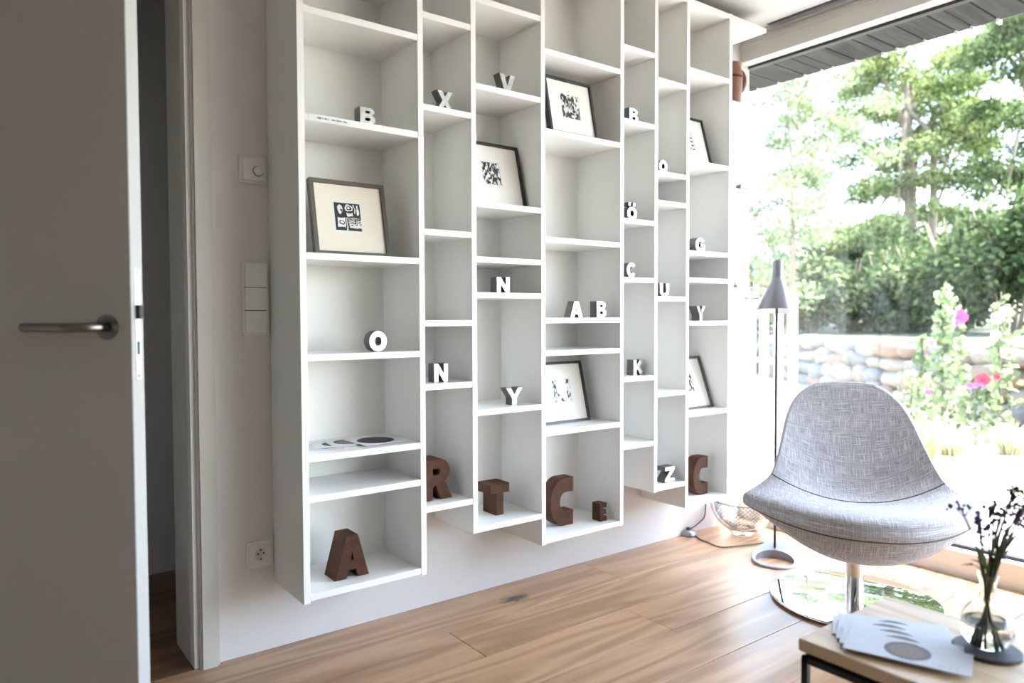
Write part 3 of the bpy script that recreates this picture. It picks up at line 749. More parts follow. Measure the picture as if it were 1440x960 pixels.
leaflet(0.850, 2.130, zs+0.0016, 0.125, 0.125, math.radians(-16), ring_print(.55, .5, .34, WP, (.02, .015, .015), (.10, .06, .05), False), 'leaflet with a dark brown disc in the shelf fan', GL)
leaflet(0.905, 2.120, zs+0.0030, 0.125, 0.125, math.radians(-6), ring_print(.52, .5, .36, WP, (.08, .06, .05), (.32, .25, .20), False), 'leaflet with a mottled brown disc in the shelf fan', GL)
leaflet(0.985, 2.062, zs+0.0044, 0.150, 0.150, math.radians(3), ring_print(.5, .5, .40, WP, (.02, .02, .022), (.07, .07, .07), False), 'leaflet with a large black disc on top of the shelf fan', GL)

# ------------------------------------------------------------------ end boards: jug and jars
jg = empty('terracotta_jug', (2.915, 2.16, 2.012), label='terracotta jug with a handle on the top open end board', cat='jug')
lathe('body', [(0, 0), (0.040, 0), (0.044, 0.006), (0.050, 0.06), (0.055, 0.12), (0.056, 0.165), (0.050, 0.195), (0.047, 0.205), (0.051, 0.214), (0.051, 0.222), (0.045, 0.222), (0.043, 0.20), (0.048, 0.16), (0.045, 0.06), (0.036, 0.012), (0, 0.012)], 'terracotta', jg, 40)
tube('handle', smooth_path([(0.044, -0.01, 0.190), (0.066, -0.015, 0.192), (0.080, -0.018, 0.170), (0.080, -0.018, 0.140), (0.068, -0.015, 0.112), (0.050, -0.01, 0.104)], 6), 0.012, 'terracotta', jg, 12)
lathe('rim_band', [(0.0545, 0.150), (0.0575, 0.153), (0.0575, 0.160), (0.0545, 0.163)], 'rust', jg, 40, closed=True)
for i, (px_, kn, lab) in enumerate(((1038, 'cone', 'squat glass storage jar with a pointed lid knob on an end board'), (1054, 'cyl', 'squat glass storage jar with a cylindrical lid knob on an end board'))):
    j = empty('storage_jar', (2.978, 2.078, 1.130) if i else (2.972, 2.165, 1.130), label=lab, cat='jar', group='storage jars on the end board')
    lathe('glass_body', [(0, 0.001), (0.0280, 0.001), (0.0322, 0.006), (0.0350, 0.03), (0.0350, 0.056), (0.0332, 0.056), (0.0332, 0.03), (0.0301, 0.009), (0, 0.006)], 'vase_glass', j, 32)
    ld_ = lathe('lid', [(0, 0.060), (0.0371, 0.060), (0.0371, 0.057), (0.0329, 0.0565), (0, 0.0565)], 'lamp_metal', j, 32)
    lathe('base_ring', [(0.0280, 0.0005), (0.0336, 0.0005), (0.0340, 0.005), (0.0287, 0.005)], 'pole_dark', j, 32, closed=True)
    lathe('knob', [(0, 0.084), (0.005, 0.082), (0.011, 0.070), (0.013, 0.066), (0.004, 0.060), (0, 0.060)] if kn == 'cone' else [(0, 0.083), (0.008, 0.083), (0.009, 0.080), (0.009, 0.062), (0.006, 0.060), (0, 0.060)], 'steel', ld_, 20)
#__PART2__
# ------------------------------------------------------------------ floor lamp
LB = Vector((2.755, 1.800, 0)); bd = Vector((0.84, 0.543, 0)).normalized()      # direction the base rises
la = empty('floor_lamp', LB, rz=math.atan2(bd.y, bd.x)-math.pi/2, label='grey metal floor lamp with conical shade standing behind the lounge chair', cat='floor lamp')
def lamp_base():
    n = 64; R0 = 0.103; vs, fs = [], []
    def zt(y): t = (y/R0+1)/2; return 0.010+0.048*max(0, t)**2.2
    for i in range(n):
        a = 2*math.pi*i/n; x, y = R0*0.93*math.cos(a), R0*math.sin(a)
        hx_, hy_ = 0.078*math.cos(a), -0.020+0.070*math.sin(a)
        vs += [(x, y, 0), (x, y, zt(y)-0.003), (x*.97, y*.97, zt(y*.97)), (hx_, hy_, zt(hy_)), (hx_, hy_, 0)]
    for i in range(n):
        j = (i+1) % n
        for k in range(5): fs.append([i*5+k, j*5+k, j*5+(k+1) % 5, i*5+(k+1) % 5])
    o = pydata('base', vs, fs, 'lamp_metal', la, smooth=True); sharp(o)
lamp_base()
tube('pole', [(0, 0.068, 0.030), (0, 0.066, 0.5), (0, 0.060, 1.135)], 0.0055, 'pole_dark', la, 12)
sh = lathe('shade', [(0.083, 0.000), (0.0835, 0.002), (0.0300, 0.128), (0.0235, 0.142), (0.0225, 0.150), (0.0225, 0.214), (0.0205, 0.219), (0, 0.219), (0, 0.214), (0.018, 0.214), (0.020, 0.150), (0.0275, 0.128), (0.081, 0.000)], 'lamp_metal', la, 48, closed=True)
li = lathe('shade_lining', [(0.0805, 0.0005), (0.0268, 0.128), (0.0195, 0.150), (0, 0.160)], 'lamp_inner', sh, 48)
lr = lathe('shade_joint_ring', [(0.0236, 0.150), (0.0240, 0.151), (0.0240, 0.153), (0.0236, 0.154)], 'lamp_metal', sh, 32, closed=True)
bl = lathe('bulb', [(0, 0.020), (0.018, 0.024), (0.026, 0.040), (0.022, 0.062), (0.013, 0.085), (0.013, 0.110), (0, 0.112)], 'lamp_inner', sh, 24)
sh.location = (0, 0.050, 1.072); sh.rotation_euler = (math.radians(-8), 0, math.radians(-6))
fs_p = hit(968, 752, 2, 0.0)
fsw = empty('foot_switch', (fs_p[0], fs_p[1], 0), rz=0.3, label='round grey foot switch with black button lying on the floor', cat='switch')
lathe('switch_body', [(0, 0.001), (0.036, 0.001), (0.038, 0.004), (0.034, 0.014), (0.024, 0.024), (0.012, 0.027), (0, 0.027)], 'lamp_metal', fsw, 36)
lathe('button', [(0, 0.037), (0.009, 0.037), (0.011, 0.034), (0.011, 0.026), (0, 0.026)], 'black_plastic', fsw, 20)
pb = LB+bd*0.10
cab = smooth_path([(pb.x+.0, pb.y+.01, 0.006), *[tuple(hit(x, y, 2, 0.004)) for x, y in ((1078, 764), (1050, 766), (1015, 769), (995, 762), (983, 757))], (fs_p[0]+0.025, fs_p[1]-0.01, 0.006)], 6)
cab2 = smooth_path([(fs_p[0]-0.002, fs_p[1]+0.030, 0.006), tuple(hit(975, 741, 1, 2.275)), tuple(hit(985, 733, 1, 2.279)), tuple(hit(991, 725, 1, 2.281)), tuple(hit(992.5, 706, 1, 2.283))], 6)
cb = empty('lamp_cable', (fs_p[0], fs_p[1], 0), label='thin black lamp cable running over the floor and up the wall', cat='cable')
tube('cable_run', cab, 0.0028, 'black_plastic', cb, 8, True)
tube('cable_tail', cab2, 0.0028, 'black_plastic', cb, 8, True)

# ------------------------------------------------------------------ glass bowl with mesh lining on the floor
bw = empty('mesh_bowl', (2.985, 2.125, 0), label='round glass bowl lined with wire mesh on the floor beside the window', cat='bowl')
prof = [(0, 0.001), (0.045, 0.001), (0.052, 0.006)]
outer = [(0.152*math.sin(a), 0.158-0.150*math.cos(a)) for a in [math.radians(v) for v in range(25, 96, 7)]]
inner = [(0.142*math.sin(a), 0.160-0.140*math.cos(a)) for a in [math.radians(v) for v in range(95, 15, -8)]]
lathe('glass_body', prof+outer+inner+[(0, 0.022)], 'vase_glass', bw, 56)
ml = []
for s in (1, -1):
    for k in range(40):
        a0 = 2*math.pi*k/40; pts = []
        for i in range(9):
            ph = math.radians(12+80*i/8); a = a0+s*ph*1.1
            pts.append((0.136*math.sin(ph)*math.cos(a), 0.136*math.sin(ph)*math.sin(a), 0.160-0.134*math.cos(ph)))
        ml.append((pts, 0.0011))
wm = tubes('wire_mesh', ml, 'wire', bw, 3); wm['kind'] = 'stuff'
tube('rim_wire', [(0.1365*math.cos(2*math.pi*i/48), 0.1365*math.sin(2*math.pi*i/48), 0.165) for i in range(48)], 0.0022, 'wire', bw, 6, close=True)

# ------------------------------------------------------------------ lounge chair
CC = (2.598, 1.366, 0.0)
chair = empty('lounge_chair', CC, rz=math.radians(-53.5), label='grey woven fabric swivel lounge chair on a mirror-polished disc base', cat='chair')
# rows from the front lip to the top of the back: centre (v,w), edge (v,w), half width; v is forward
ROWS = [(.398, .372, .075, .370, .386), (.388, .396, .065, .386, .390), (.33, .408, .05, .398, .378), (.20, .398, .025, .418, .338), (.045, .378, -.005, .455, .290),
        (-.05, .398, -.045, .505, .264), (-.13, .50, -.115, .575, .241), (-.20, .61, -.185, .645, .220), (-.255, .70, -.235, .703, .192), (-.285, .757, -.27, .745, .152), (-.298, .776, -.285, .768, .108)]
OUT = [(.388, .336, .060, .350, .384), (.352, .275, .05, .358, .384), (.275, .226, .035, .372, .374), (.15, .192, .005, .392, .336), (.0, .180, -.025, .432, .290),
       (-.13, .215, -.07, .488, .266), (-.215, .40, -.14, .562, .244), (-.27, .56, -.21, .637, .224), (-.31, .68, -.262, .698, .196), (-.325, .752, -.298, .742, .156), (-.322, .776, -.305, .768, .108)]
def catmull(rows_, sub):
    R_ = [np.array(r) for r in rows_]; P = [2*R_[0]-R_[1]]+R_+[2*R_[-1]-R_[-2]]; out = []
    for i in range(1, len(P)-2):
        for s in range(sub):
            t = s/sub; a, b, c, d = P[i-1:i+3]
            out.append(.5*((2*b)+(c-a)*t+(2*a-5*b+4*c-d)*t*t+(-a+3*b-3*c+d)*t**3))
    out.append(R_[-1]); return out
SUB = 4; NA = 32
ci = catmull(ROWS, SUB); co = catmull(OUT, SUB)
def rowpts(r, p):
    vc, wc, ve, we, hw = r; pts = []
    for i in range(NA+1):
        a = -1+2*i/NA; a = math.sin(a*math.pi/2)
        q = abs(a)**p
        pts.append((hw*a, -(vc+(ve-vc)*q), wc+(we-wc)*q))
    return pts
GI = [rowpts(r, 2.1) for r in ci]; GO = [rowpts(r, 2.3) for r in co]
def grid_mesh(name, rows_, mat, parent, flip=False):
    vs = [p for r in rows_ for p in r]; n = len(rows_[0]); fs = []; uvs = []
    vlen = [0.0]
    for a, b in zip(rows_, rows_[1:]): vlen.append(vlen[-1]+(Vector(b[n//2])-Vector(a[n//2])).length)
    for j in range(len(rows_)-1):
        for i in range(n-1):
            a = j*n+i; q = [a, a+1, a+n+1, a+n]; fs.append(q[::-1] if flip else q)
    me = bpy.data.meshes.new(name); me.from_pydata(vs, [], fs); uvl = me.uv_layers.new(name='UVMap')
    for p in me.polygons:
        for li_ in p.loop_indices:
            vi = me.loops[li_].vertex_index; uvl.data[li_].uv = (vs[vi][0]+1.0, vlen[vi//n]+1.0)
    me.polygons.foreach_set('use_smooth', [True]*len(me.polygons))
    return link_mesh(name, me, mat, parent)
S0 = 4*SUB
grid_mesh('seat', GI[:S0+1], 'linen', chair, True)
grid_mesh('backrest', GI[S0:], 'linen', chair, True)
grid_mesh('shell', GO, 'linen', chair)
def ring(G): return [G[0][i] for i in range(NA+1)]+[G[j][NA] for j in range(1, len(G))]+[G[-1][i] for i in range(NA-1, -1, -1)]+[G[j][0] for j in range(len(G)-2, 0, -1)]
ra, rb = ring(GI), ring(GO); cen = np.mean(ra, axis=0)
rim_rows = []
for t in np.linspace(0, 1, 7):
    rr_ = []
    for i_, (a, b) in enumerate(zip(ra, rb)):
        a_, b_ = np.array(a), np.array(b); m = a_*(1-t)+b_*t
        k = len(ra); tg = np.array(ra[(i_+1) % k])-np.array(ra[i_-1]); nrm = np.cross(tg, b_-a_); L2 = np.linalg.norm(nrm)
        nrm = nrm/L2 if L2 > 1e-9 else np.zeros(3)
        if nrm@(m-cen) < 0: nrm = -nrm
        rr_.append(tuple(m+nrm*0.009*math.sin(math.pi*t)))
    rr_.append(rr_[0]); rim_rows.append(rr_)
grid_mesh('rim', rim_rows, 'linen', chair)
off = lambda pts, d: [(p[0], p[1]-d[0], p[2]+d[1]) for p in pts]
tube('back_seam', off(GI[S0], (0.0, 0.0005)), 0.0026, 'piping', chair, 6)
tube('lip_seam', off(GO[0], (0.001, 0.0)), 0.003, 'piping', chair, 6)
for i in (4, NA-4):
    tube('shell_seam', [(p[0]*1.005, p[1], p[2]-0.001) for p in [GO[j][i] for j in range(0, len(GO)-2)]], 0.0028, 'piping', chair, 6)
lathe('base', [(0, 0.0005), (0.262, 0.0005), (0.288, 0.006), (0.292, 0.010), (0.288, 0.0140), (0.285, 0.0145), (0.032, 0.0145), (0, 0.0145)], 'mirror_base', chair, 96)
lathe('column', [(0.030, 0.0145), (0.030, 0.178), (0.034, 0.179), (0.034, 0.19), (0, 0.19)], 'chrome', chair, 40)
lathe('swivel_plate', [(0, 0.176), (0.09, 0.178), (0.10, 0.190), (0, 0.195)], 'black_metal', chair, 32)

# ------------------------------------------------------------------ side table with vase and leaflets
TZ = 0.42; TX0, TX1, TY0, TY1 = 1.294, 1.648, 0.10, 0.792
tb = empty('side_table', ((TX0+TX1)/2, (TY0+TY1)/2, 0), label='low oak side table with a thin black metal frame', cat='table')
box('table_top', TX0, TX1, TY0, TY1, TZ-0.024, TZ, 'oak_table', tb, True, 0.002)
f_ = 0.013
for lx in (TX0+0.004, TX1-0.004-f_):
    for ly in (TY0+0.004, TY1-0.004-f_): box('leg', lx, lx+f_, ly, ly+f_, 0.0, TZ-0.024-0.010, 'black_metal', tb, True, 0.0008)
for ly in (TY0+0.004, TY1-0.004-f_):
    box('top_rail', TX0+0.004, TX1-0.004, ly, ly+f_, TZ-0.024-0.010-f_, TZ-0.024-0.010, 'black_metal', tb, True, 0.0008)
for lx in (TX0+0.004, TX1-0.004-f_):
    box('top_rail', lx, lx+f_, TY0+0.004+f_, TY1-0.004-f_, TZ-0.024-0.010-f_, TZ-0.024-0.010, 'black_metal', tb, True, 0.0008)
box('spacer_plate', TX0+0.012, TX1-0.012, TY0+0.012, TY1-0.012, TZ-0.034, TZ-0.024, 'black_metal', tb, True)
GT = 'leaflets fanned on the side table'
labs = ['narrow flyer with a brown tree-ring disc on top of the table fan', 'second flyer from the top of the table fan, brown crescent showing', 'third flyer from the top of the table fan, thin crescent showing', 'fourth flyer of the table fan, sliver of its disc showing', 'lowest flyer of the table fan, farthest from the table corner']
bl0 = np.array([1.303, 0.707]); ang = math.radians(-71)
lx_, ly_ = np.array([math.cos(ang), math.sin(ang)]), np.array([-math.sin(ang), math.cos(ang)])
for i in (4, 3, 2, 1, 0):
    a = ang+math.radians(3.5*i)
    p = bl0+ly_*0.024*i-lx_*(0.010*i if i < 4 else 0.02)
    leaflet(p[0], p[1], TZ+0.0003+0.0022*(4-i), 0.205, 0.099, a, ring_print(.50, .50, .19, (.52, .54, .58), (.04, .045, .045), (.26, .15, .10), True, ell=2.07, seed=i), labs[i], GT, cells=64, name='flyer')
VX, VY = 1.521, 0.545
cs = empty('coaster', (VX, VY, TZ), label='round dark slate coaster under the glass vase', cat='coaster')
lathe('disc', [(0, 0.0003), (0.055, 0.0003), (0.057, 0.002), (0.057, 0.006), (0.055, 0.008), (0, 0.008)], 'slate', cs, 48)
va = empty('glass_vase', (VX, VY, TZ+0.0083), label='round-bellied clear glass vase with a narrow neck on a slate coaster', cat='vase')
vo = [(0, 0.0), (0.018, 0.0), (0.030, 0.006), (0.040, 0.018), (0.045, 0.036), (0.044, 0.052), (0.037, 0.070), (0.025, 0.084), (0.0155, 0.096), (0.0125, 0.108), (0.0135, 0.122), (0.017, 0.136), (0.0185, 0.141)]
vi_ = [(0.0172, 0.141), (0.0156, 0.135), (0.0122, 0.122), (0.0112, 0.108), (0.0142, 0.096), (0.0237, 0.0835), (0.0357, 0.0690), (0.0427, 0.0515), (0.0437, 0.036), (0.0388, 0.019), (0.029, 0.008), (0.017, 0.004), (0, 0.004)]
lathe('glass_body', vo+vi_, 'vase_glass', va, 56)
lathe('water_fill', [(0, 0.0036), (0.0175, 0.0036), (0.0294, 0.0076), (0.0392, 0.0187), (0.0441, 0.036), (0.0434, 0.050), (0, 0.050)], 'water', va, 48)
fl_r = random.Random(4)
bq = empty('dried_flowers', (VX, VY, TZ+0.02), label='loose bunch of dried lavender and seed heads in the glass vase', cat='flowers')
vb = TZ+0.0083
tops = []
specs = [(1376, 722, 0.0), (1352, 716, .01), (1398, 712, 0), (1412, 716, -.02), (1420, 706, .02), (1434, 715, -.01), (1440, 728, .02), (1428, 690, 0), (1405, 728, .02), (1446, 700, -.02), (1390, 745, .01), (1455, 690, 0.01), (1462, 720, -0.01), (1417, 740, .0)]
zdep = VX*_F[0]+VY*_F[1]+(vb+0.2-1.05)*_F[2]
for q, (px_, py_, dd) in enumerate(specs):
    tp = at(px_, py_, zdep+dd); a = fl_r.uniform(0, 6.28)
    p0 = (VX-0.018*math.cos(a)+fl_r.uniform(-.008, .008), VY-0.018*math.sin(a), vb+0.008)
    pm = (VX+0.005*math.cos(a), VY+0.005*math.sin(a), vb+0.110)
    d1 = Vector(tp)-Vector(pm)
    pmid = Vector(pm)+d1*0.45+Vector((0, 0, 0.02))
    st = tube('stem', smooth_path([p0, pm, tuple(pmid), tuple(tp)], 5), [0.0022]*10+[0.0017]*6, 'stem_green', bq, 5, True)
    # head
    hd = []
    bm = bmesh.new(); lav = q in (0, 9, 13)
    axis = d1.normalized()
    for k in range(22 if lav else 13):
        if lav: c = Vector(tp)-axis*0.0035*k*0.8+Vector((fl_r.gauss(0, .0025), fl_r.gauss(0, .0025), fl_r.gauss(0, .002)))
        else: c = Vector(tp)+Vector((fl_r.gauss(0, .010), fl_r.gauss(0, .010), fl_r.gauss(0, .008)))
        r_ = fl_r.uniform(.0025, .0052)
        bmesh.ops.create_icosphere(bm, subdivisions=1, radius=r_, matrix=Matrix.Translation(c))
    me = bpy.data.meshes.new('flower_head'); bm.to_mesh(me); bm.free()
    link_mesh('flower_head', me, 'lavender' if lav else 'bud_dark', st, True)
    if not lav:
        tubes('twigs', [([tuple(Vector(tp)-axis*.014), tuple(Vector(tp)+Vector((fl_r.gauss(0, .010), fl_r.gauss(0, .010), fl_r.gauss(.004, .006))))], .0008) for _ in range(5)], 'stem_green', bq, 4, True)
for px_, py_, dd in ((1350, 794, 0.0), (1362, 786, .02), (1408, 776, -.01), (1425, 770, .02), (1372, 768, -.02), (1436, 745, 0)):
    tp = Vector(at(px_, py_, zdep+dd)); p0 = Vector((VX, VY, vb+0.135)); md = (tp+p0)/2+Vector((0, 0, .012)); s_ = (tp-p0).normalized().cross(Vector((0, 0, 1))).normalized()*0.007
    pydata('leaf', [p0, md-s_, md+s_, tp, md+Vector((0, 0, -.002))], [[0, 1, 4], [0, 4, 2], [1, 3, 4], [4, 3, 2]], 'leaf_grey', bq, True)

# ================================================================== outdoors
struct(box('roof', XL-0.3, 3.84, YB-0.75, 6.2, 2.60, 2.75, 'dark_timber'))
sf = struct(empty('soffit', (3.30, WALL_Y, 2.40)))
box('soffit_backing', 3.284, 3.825, YB-0.2, 6.0, 2.424, 2.60, 'dark_timber', sf, True)
ys = 1.366; seq = [0.106, 0.069, 0.141, 0.133, 0.073, 0.139, 0.128, 0.064, 0.10, 0.165, 0.138]
cuts = [ys]
for d_ in seq: cuts.append(cuts[-1]+d_)
while cuts[-1] < 5.6: cuts.append(cuts[-1]+(0.135, 0.07, 0.14)[len(cuts) % 3])
lo = [ys]
while lo[-1] > -1.0: lo.append(lo[-1]-(0.14, 0.135, 0.07)[len(lo) % 3])
cuts = sorted(set(lo+cuts))
for a, b in zip(cuts, cuts[1:]):
    o = box('plank', 3.286, 3.82, a+0.004, b-0.004, 2.400, 2.424, 'soffit_wood', sf, True, 0.002)
    if 1.2 < b < 3.2:
        cl = box('clip', 3.800, 3.840, b-0.006, b+0.006, 2.384, 2.404, 'white_paint', sf, True)
box('edge_strip', 3.820, 3.836, YB-0.2, 6.0, 2.404, 2.60, 'dark_timber', sf, True)
# outside face of the house beyond the window corner and the end of the wall
struct(box('wall_outside', 1.75, WIN_X+0.06, 2.51, 6.0, -0.3, 2.6, 'wall'))

struct(boxes('terrace', [(3.30, 5.2, YB-3, 9.0, -0.30, -0.05), (-8, 3.30, YB-8, YB-0.12, -0.30, -0.05)], 'paving'))
# ground: lawn in front of the stone wall, bank behind it
WA, WB = Vector((7.9, 1.9, 0)), Vector((11.6, 7.6, 0)); WD = (WB-WA).normalized(); WN = Vector((-WD.y, WD.x, 0))   # WN points to the house
def behind(x, y): return -(Vector((x, y, 0))-WA).dot(WN)
gx = np.linspace(5.0, 70, 66)**1.0; gy = np.linspace(-30, 60, 91)
vs, fs = [], []
def gz(x, y):
    b_ = behind(x, y)
    base = -0.10+0.012*math.sin(1.3*x+.7*y)+0.05*max(0, min(1, (5-(-b_))/5))
    if b_ > 0.15: base = 0.70+0.02*min(b_, 20)
    return base
xs_ = sorted(set([5.0+0.35*i for i in range(30)]+[15.5+3*i for i in range(19)])); ys_ = sorted(set([-30+3*i for i in range(10)]+[0.35*i for i in range(-8, 36)]+[12.6+3*i for i in range(16)]))
for y_ in ys_:
    for x_ in xs_: vs.append((x_, y_, gz(x_, y_)))
k = len(xs_)
for j in range(len(ys_)-1):
    for i in range(k-1): a = j*k+i; fs.append([a, a+1, a+k+1, a+k])
go_ = struct(pydata('garden_ground', vs, fs, ['lawn', 'bank'], smooth=True))
for p_ in go_.data.polygons: p_.material_index = 1 if behind(p_.center.x, p_.center.y) > 0.0 else 0

# ---- dry stone wall, every stone a piece
gw = empty('garden_wall', (WA+WB)/2, label='dry stone retaining wall of rounded fieldstones across the garden', cat='stone wall')
variants = []
for vnum in range(6):
    bm = bmesh.new(); bmesh.ops.create_icosphere(bm, subdivisions=2, radius=0.5)
    rr_ = np.random.default_rng(40+vnum); cutp = [(Vector(rr_.normal(size=3)).normalized(), rr_.uniform(.30, .42)) for _ in range(9)]
    for v in bm.verts:
        for n_, d_ in cutp:
            e_ = v.co.dot(n_)-d_
            if e_ > 0: v.co -= n_*e_*0.85
        v.co = Vector([math.copysign(abs(2*q)**0.72/2, q) for q in v.co])*1.12
    me = bpy.data.meshes.new('stone'); bm.to_mesh(me); bm.free()
    me.polygons.foreach_set('use_smooth', [True]*len(me.polygons))
    variants.append(me)
inv = root_matrix(gw).inverted()
mesh_mat = {}
LW = (WB-WA).length; heights = [0.24, 0.22, 0.20, 0.20]
srng = random.Random(12)
z_ = -0.12
wall_ang = math.atan2(WD.y, WD.x)
for c_, hh in enumerate(heights):
    s = -0.6+srng.uniform(0, .3)
    while s < LW+0.3:
        wd = srng.uniform(0.30, 0.62); hs = hh*srng.uniform(0.85, 1.25)
        vn = srng.randrange(6); mm = srng.choice(['stone_a', 'stone_a', 'stone_b', 'stone_c'])
        key = (vn, mm)
        if key not in mesh_mat:
            me = variants[vn].copy(); me.materials.append(M[mm]); mesh_mat[key] = me
        o = bpy.data.objects.new('stone', mesh_mat[key]); COL.objects.link(o); o.parent = gw
        p = WA+WD*(s+wd/2)-WN*(0.05+0.05*c_+srng.uniform(-.03, .03)); p.z = z_+hh/2+srng.uniform(-.02, .02)
        o.location = inv @ p; o.rotation_euler = (srng.uniform(-.15, .15), srng.uniform(-.12, .12), wall_ang+srng.uniform(-.1, .1))
        o.scale = (wd*1.10, 0.42, hs*1.12)
        s += wd*0.94
    z_ += hh*0.93
vs = []
for s in (-1.0, LW+0.5):
    for dpt, zz in ((0.12, -0.2), (0.28, 0.66), (0.55, 0.70), (0.55, -0.2)):
        p = WA+WD*s-WN*dpt; vs.append((p.x, p.y, zz))
pydata('earth_core', vs, [[0, 1, 5, 4], [1, 2, 6, 5], [2, 3, 7, 6], [3, 0, 4, 7], [0, 3, 2, 1], [4, 5, 6, 7]], 'earth', gw, True)

# ---- foliage
def leaf_cloud(name, clumps, size, mat, parent, aspect=0.5, droop=0.0, shell=0.55):
    """clumps: (centre, (rx,ry,rz), count)"""
    P = []
    for c, r_, n_ in clumps:
        d_ = rng.normal(size=(n_, 3)); d_ /= np.linalg.norm(d_, axis=1)[:, None]
        rad = (shell+(1-shell)*rng.random(n_))**0.6
        P.append(np.array(c)+d_*rad[:, None]*np.array(r_)*(1+0.16*rng.normal(size=(n_, 1))))
    P = np.concatenate(P); n_ = len(P)
    a = rng.normal(size=(n_, 3)); a[:, 2] -= droop; a /= np.linalg.norm(a, axis=1)[:, None]
    b = rng.normal(size=(n_, 3)); b -= a*(a*b).sum(1)[:, None]; b /= np.linalg.norm(b, axis=1)[:, None]
    L_ = size*rng.uniform(.6, 1.35, n_)[:, None]; Wd = L_*aspect
    v0, v1, v2, v3 = P-a*L_*.5, P+b*Wd*.5, P+a*L_*.5, P-b*Wd*.5
    V = np.stack([v0, v1, v2, v3], 1).reshape(-1, 3)
    V = (np.array(root_matrix(parent).inverted())@np.c_[V, np.ones(len(V))].T).T[:, :3]
    me = bpy.data.meshes.new(name); me.vertices.add(len(V)); me.vertices.foreach_set('co', V.astype(np.float32).ravel())
    me.loops.add(4*n_); me.loops.foreach_set('vertex_index', np.arange(4*n_, dtype=np.int32))
    me.polygons.add(n_); me.polygons.foreach_set('loop_start', np.arange(0, 4*n_, 4, dtype=np.int32)); me.polygons.foreach_set('loop_total', np.full(n_, 4, np.int32))
    me.update(calc_edges=True)
    o = link_mesh(name, me, mat, parent); o['kind'] = 'stuff'; return o
def ground_at(p): return gz(p[0], p[1])
def tree(px_, zd, lean_px, htop, trunk_r, crown, size, mat, label, fork=None, name='robinia_tree', bare=0.0):
    """crown: (px, py, rx m, ry m, count) clumps at depth zd (+ offset)"""
    b = at(px_, 446, zd); bz = ground_at(b)
    t = empty(name, (b[0], b[1], bz), label=label, cat='tree', group='trees in the garden')
    tops = at(px_+lean_px, htop, zd)
    mid = (np.array([b[0], b[1], bz])*.5+tops*.5)+np.array([.08, -.05, 0])
    tube('trunk', smooth_path([(b[0], b[1], bz-.1), tuple(mid), tuple(tops)], 6), [trunk_r*(1-.55*i/12) for i in range(13)], 'bark', t, 10, True)
    brs = []
    for k_, (cx, cy, dz_, rx, rz_, n_) in enumerate(crown):
        c = at(cx, cy, zd+dz_)
        st = mid+(tops-mid)*((k_ % 5)/5.0)
        m_ = st*.5+c*.5+np.array([0, 0, .25])
        brs.append(([tuple(p) for p in smooth_path([st, m_, c], 4)], [trunk_r*.38*(1-.8*i/8) for i in range(9)]))
    tubes('branches', brs, 'bark', t, 6, True)
    cl_ = []
    for cx, cy, dz_, rx, rz_, n_ in crown:
        c = at(cx, cy, zd+dz_)
        m = 7
        for _ in range(m):        # each clump broken into sprays, so that sky shows between
            d_ = rng.normal(size=3)*np.array([rx, rx, rz_])*.48
            cl_.append((c+d_, (rx*.42, rx*.42, rz_*.32), int(n_*2.4)//m))
    leaf_cloud('foliage', cl_, size*.62, mat, t, 0.45, 0.3, 0.1)
    return t
tree(1277, 17.0, -4, 120, 0.19, [(1240, 250, 0, 1.3, .9, 1900), (1215, 330, -.5, 1.1, .7, 1300), (1300, 190, 0, 1.5, .9, 2200), (1250, 140, .5, 1.5, .8, 1900), (1340, 250, -.6, 1.3, .9, 1700), (1190, 200, .5, 1.2, .9, 1200), (1330, 130, 0, 1.5, .9, 2000), (1285, 90, .4, 1.6, .8, 1700), (1225, 95, 0, 1.2, .7, 1000), (1260, 330, -.8, .9, .6, 900)],
     0.17, 'leaf_robinia', 'tall feathery robinia with a thick forked trunk behind the stone wall')
tree(1302, 18.0, 10, 150, 0.14, [(1370, 180, 0, 1.4, 1.0, 1900), (1395, 100, .3, 1.6, 1.0, 2100), (1350, 70, 0, 1.3, .7, 1300), (1420, 210, -.4, 1.4, .9, 1700), (1310, 300, .5, 1.0, .7, 800)],
     0.17, 'leaf_robinia', 'slimmer robinia trunk just right of the thick forked tree')
tree(1455, 14.0, 0, 60, 0.16, [(1430, 60, 0, 1.2, .8, 1700), (1445, 150, 0, 1.2, .9, 2000), (1405, 60, .5, 1.1, .6, 1100), (1440, 250, 0, 1.1, .9, 1800), (1410, 300, -.3, 1.0, .7, 1300), (1450, 340, 0, 1.0, .8, 1500)],
     0.15, 'leaf_dark', 'dark leafy tree at the right edge of the garden view', name='leafy_tree')
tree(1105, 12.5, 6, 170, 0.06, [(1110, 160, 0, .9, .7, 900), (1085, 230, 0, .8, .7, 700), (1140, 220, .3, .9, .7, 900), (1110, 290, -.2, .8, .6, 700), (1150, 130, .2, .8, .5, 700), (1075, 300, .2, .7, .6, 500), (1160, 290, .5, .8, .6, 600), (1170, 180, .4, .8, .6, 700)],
     0.13, 'leaf_pale', 'pale slender young tree nearest the shelving end', name='young_tree')

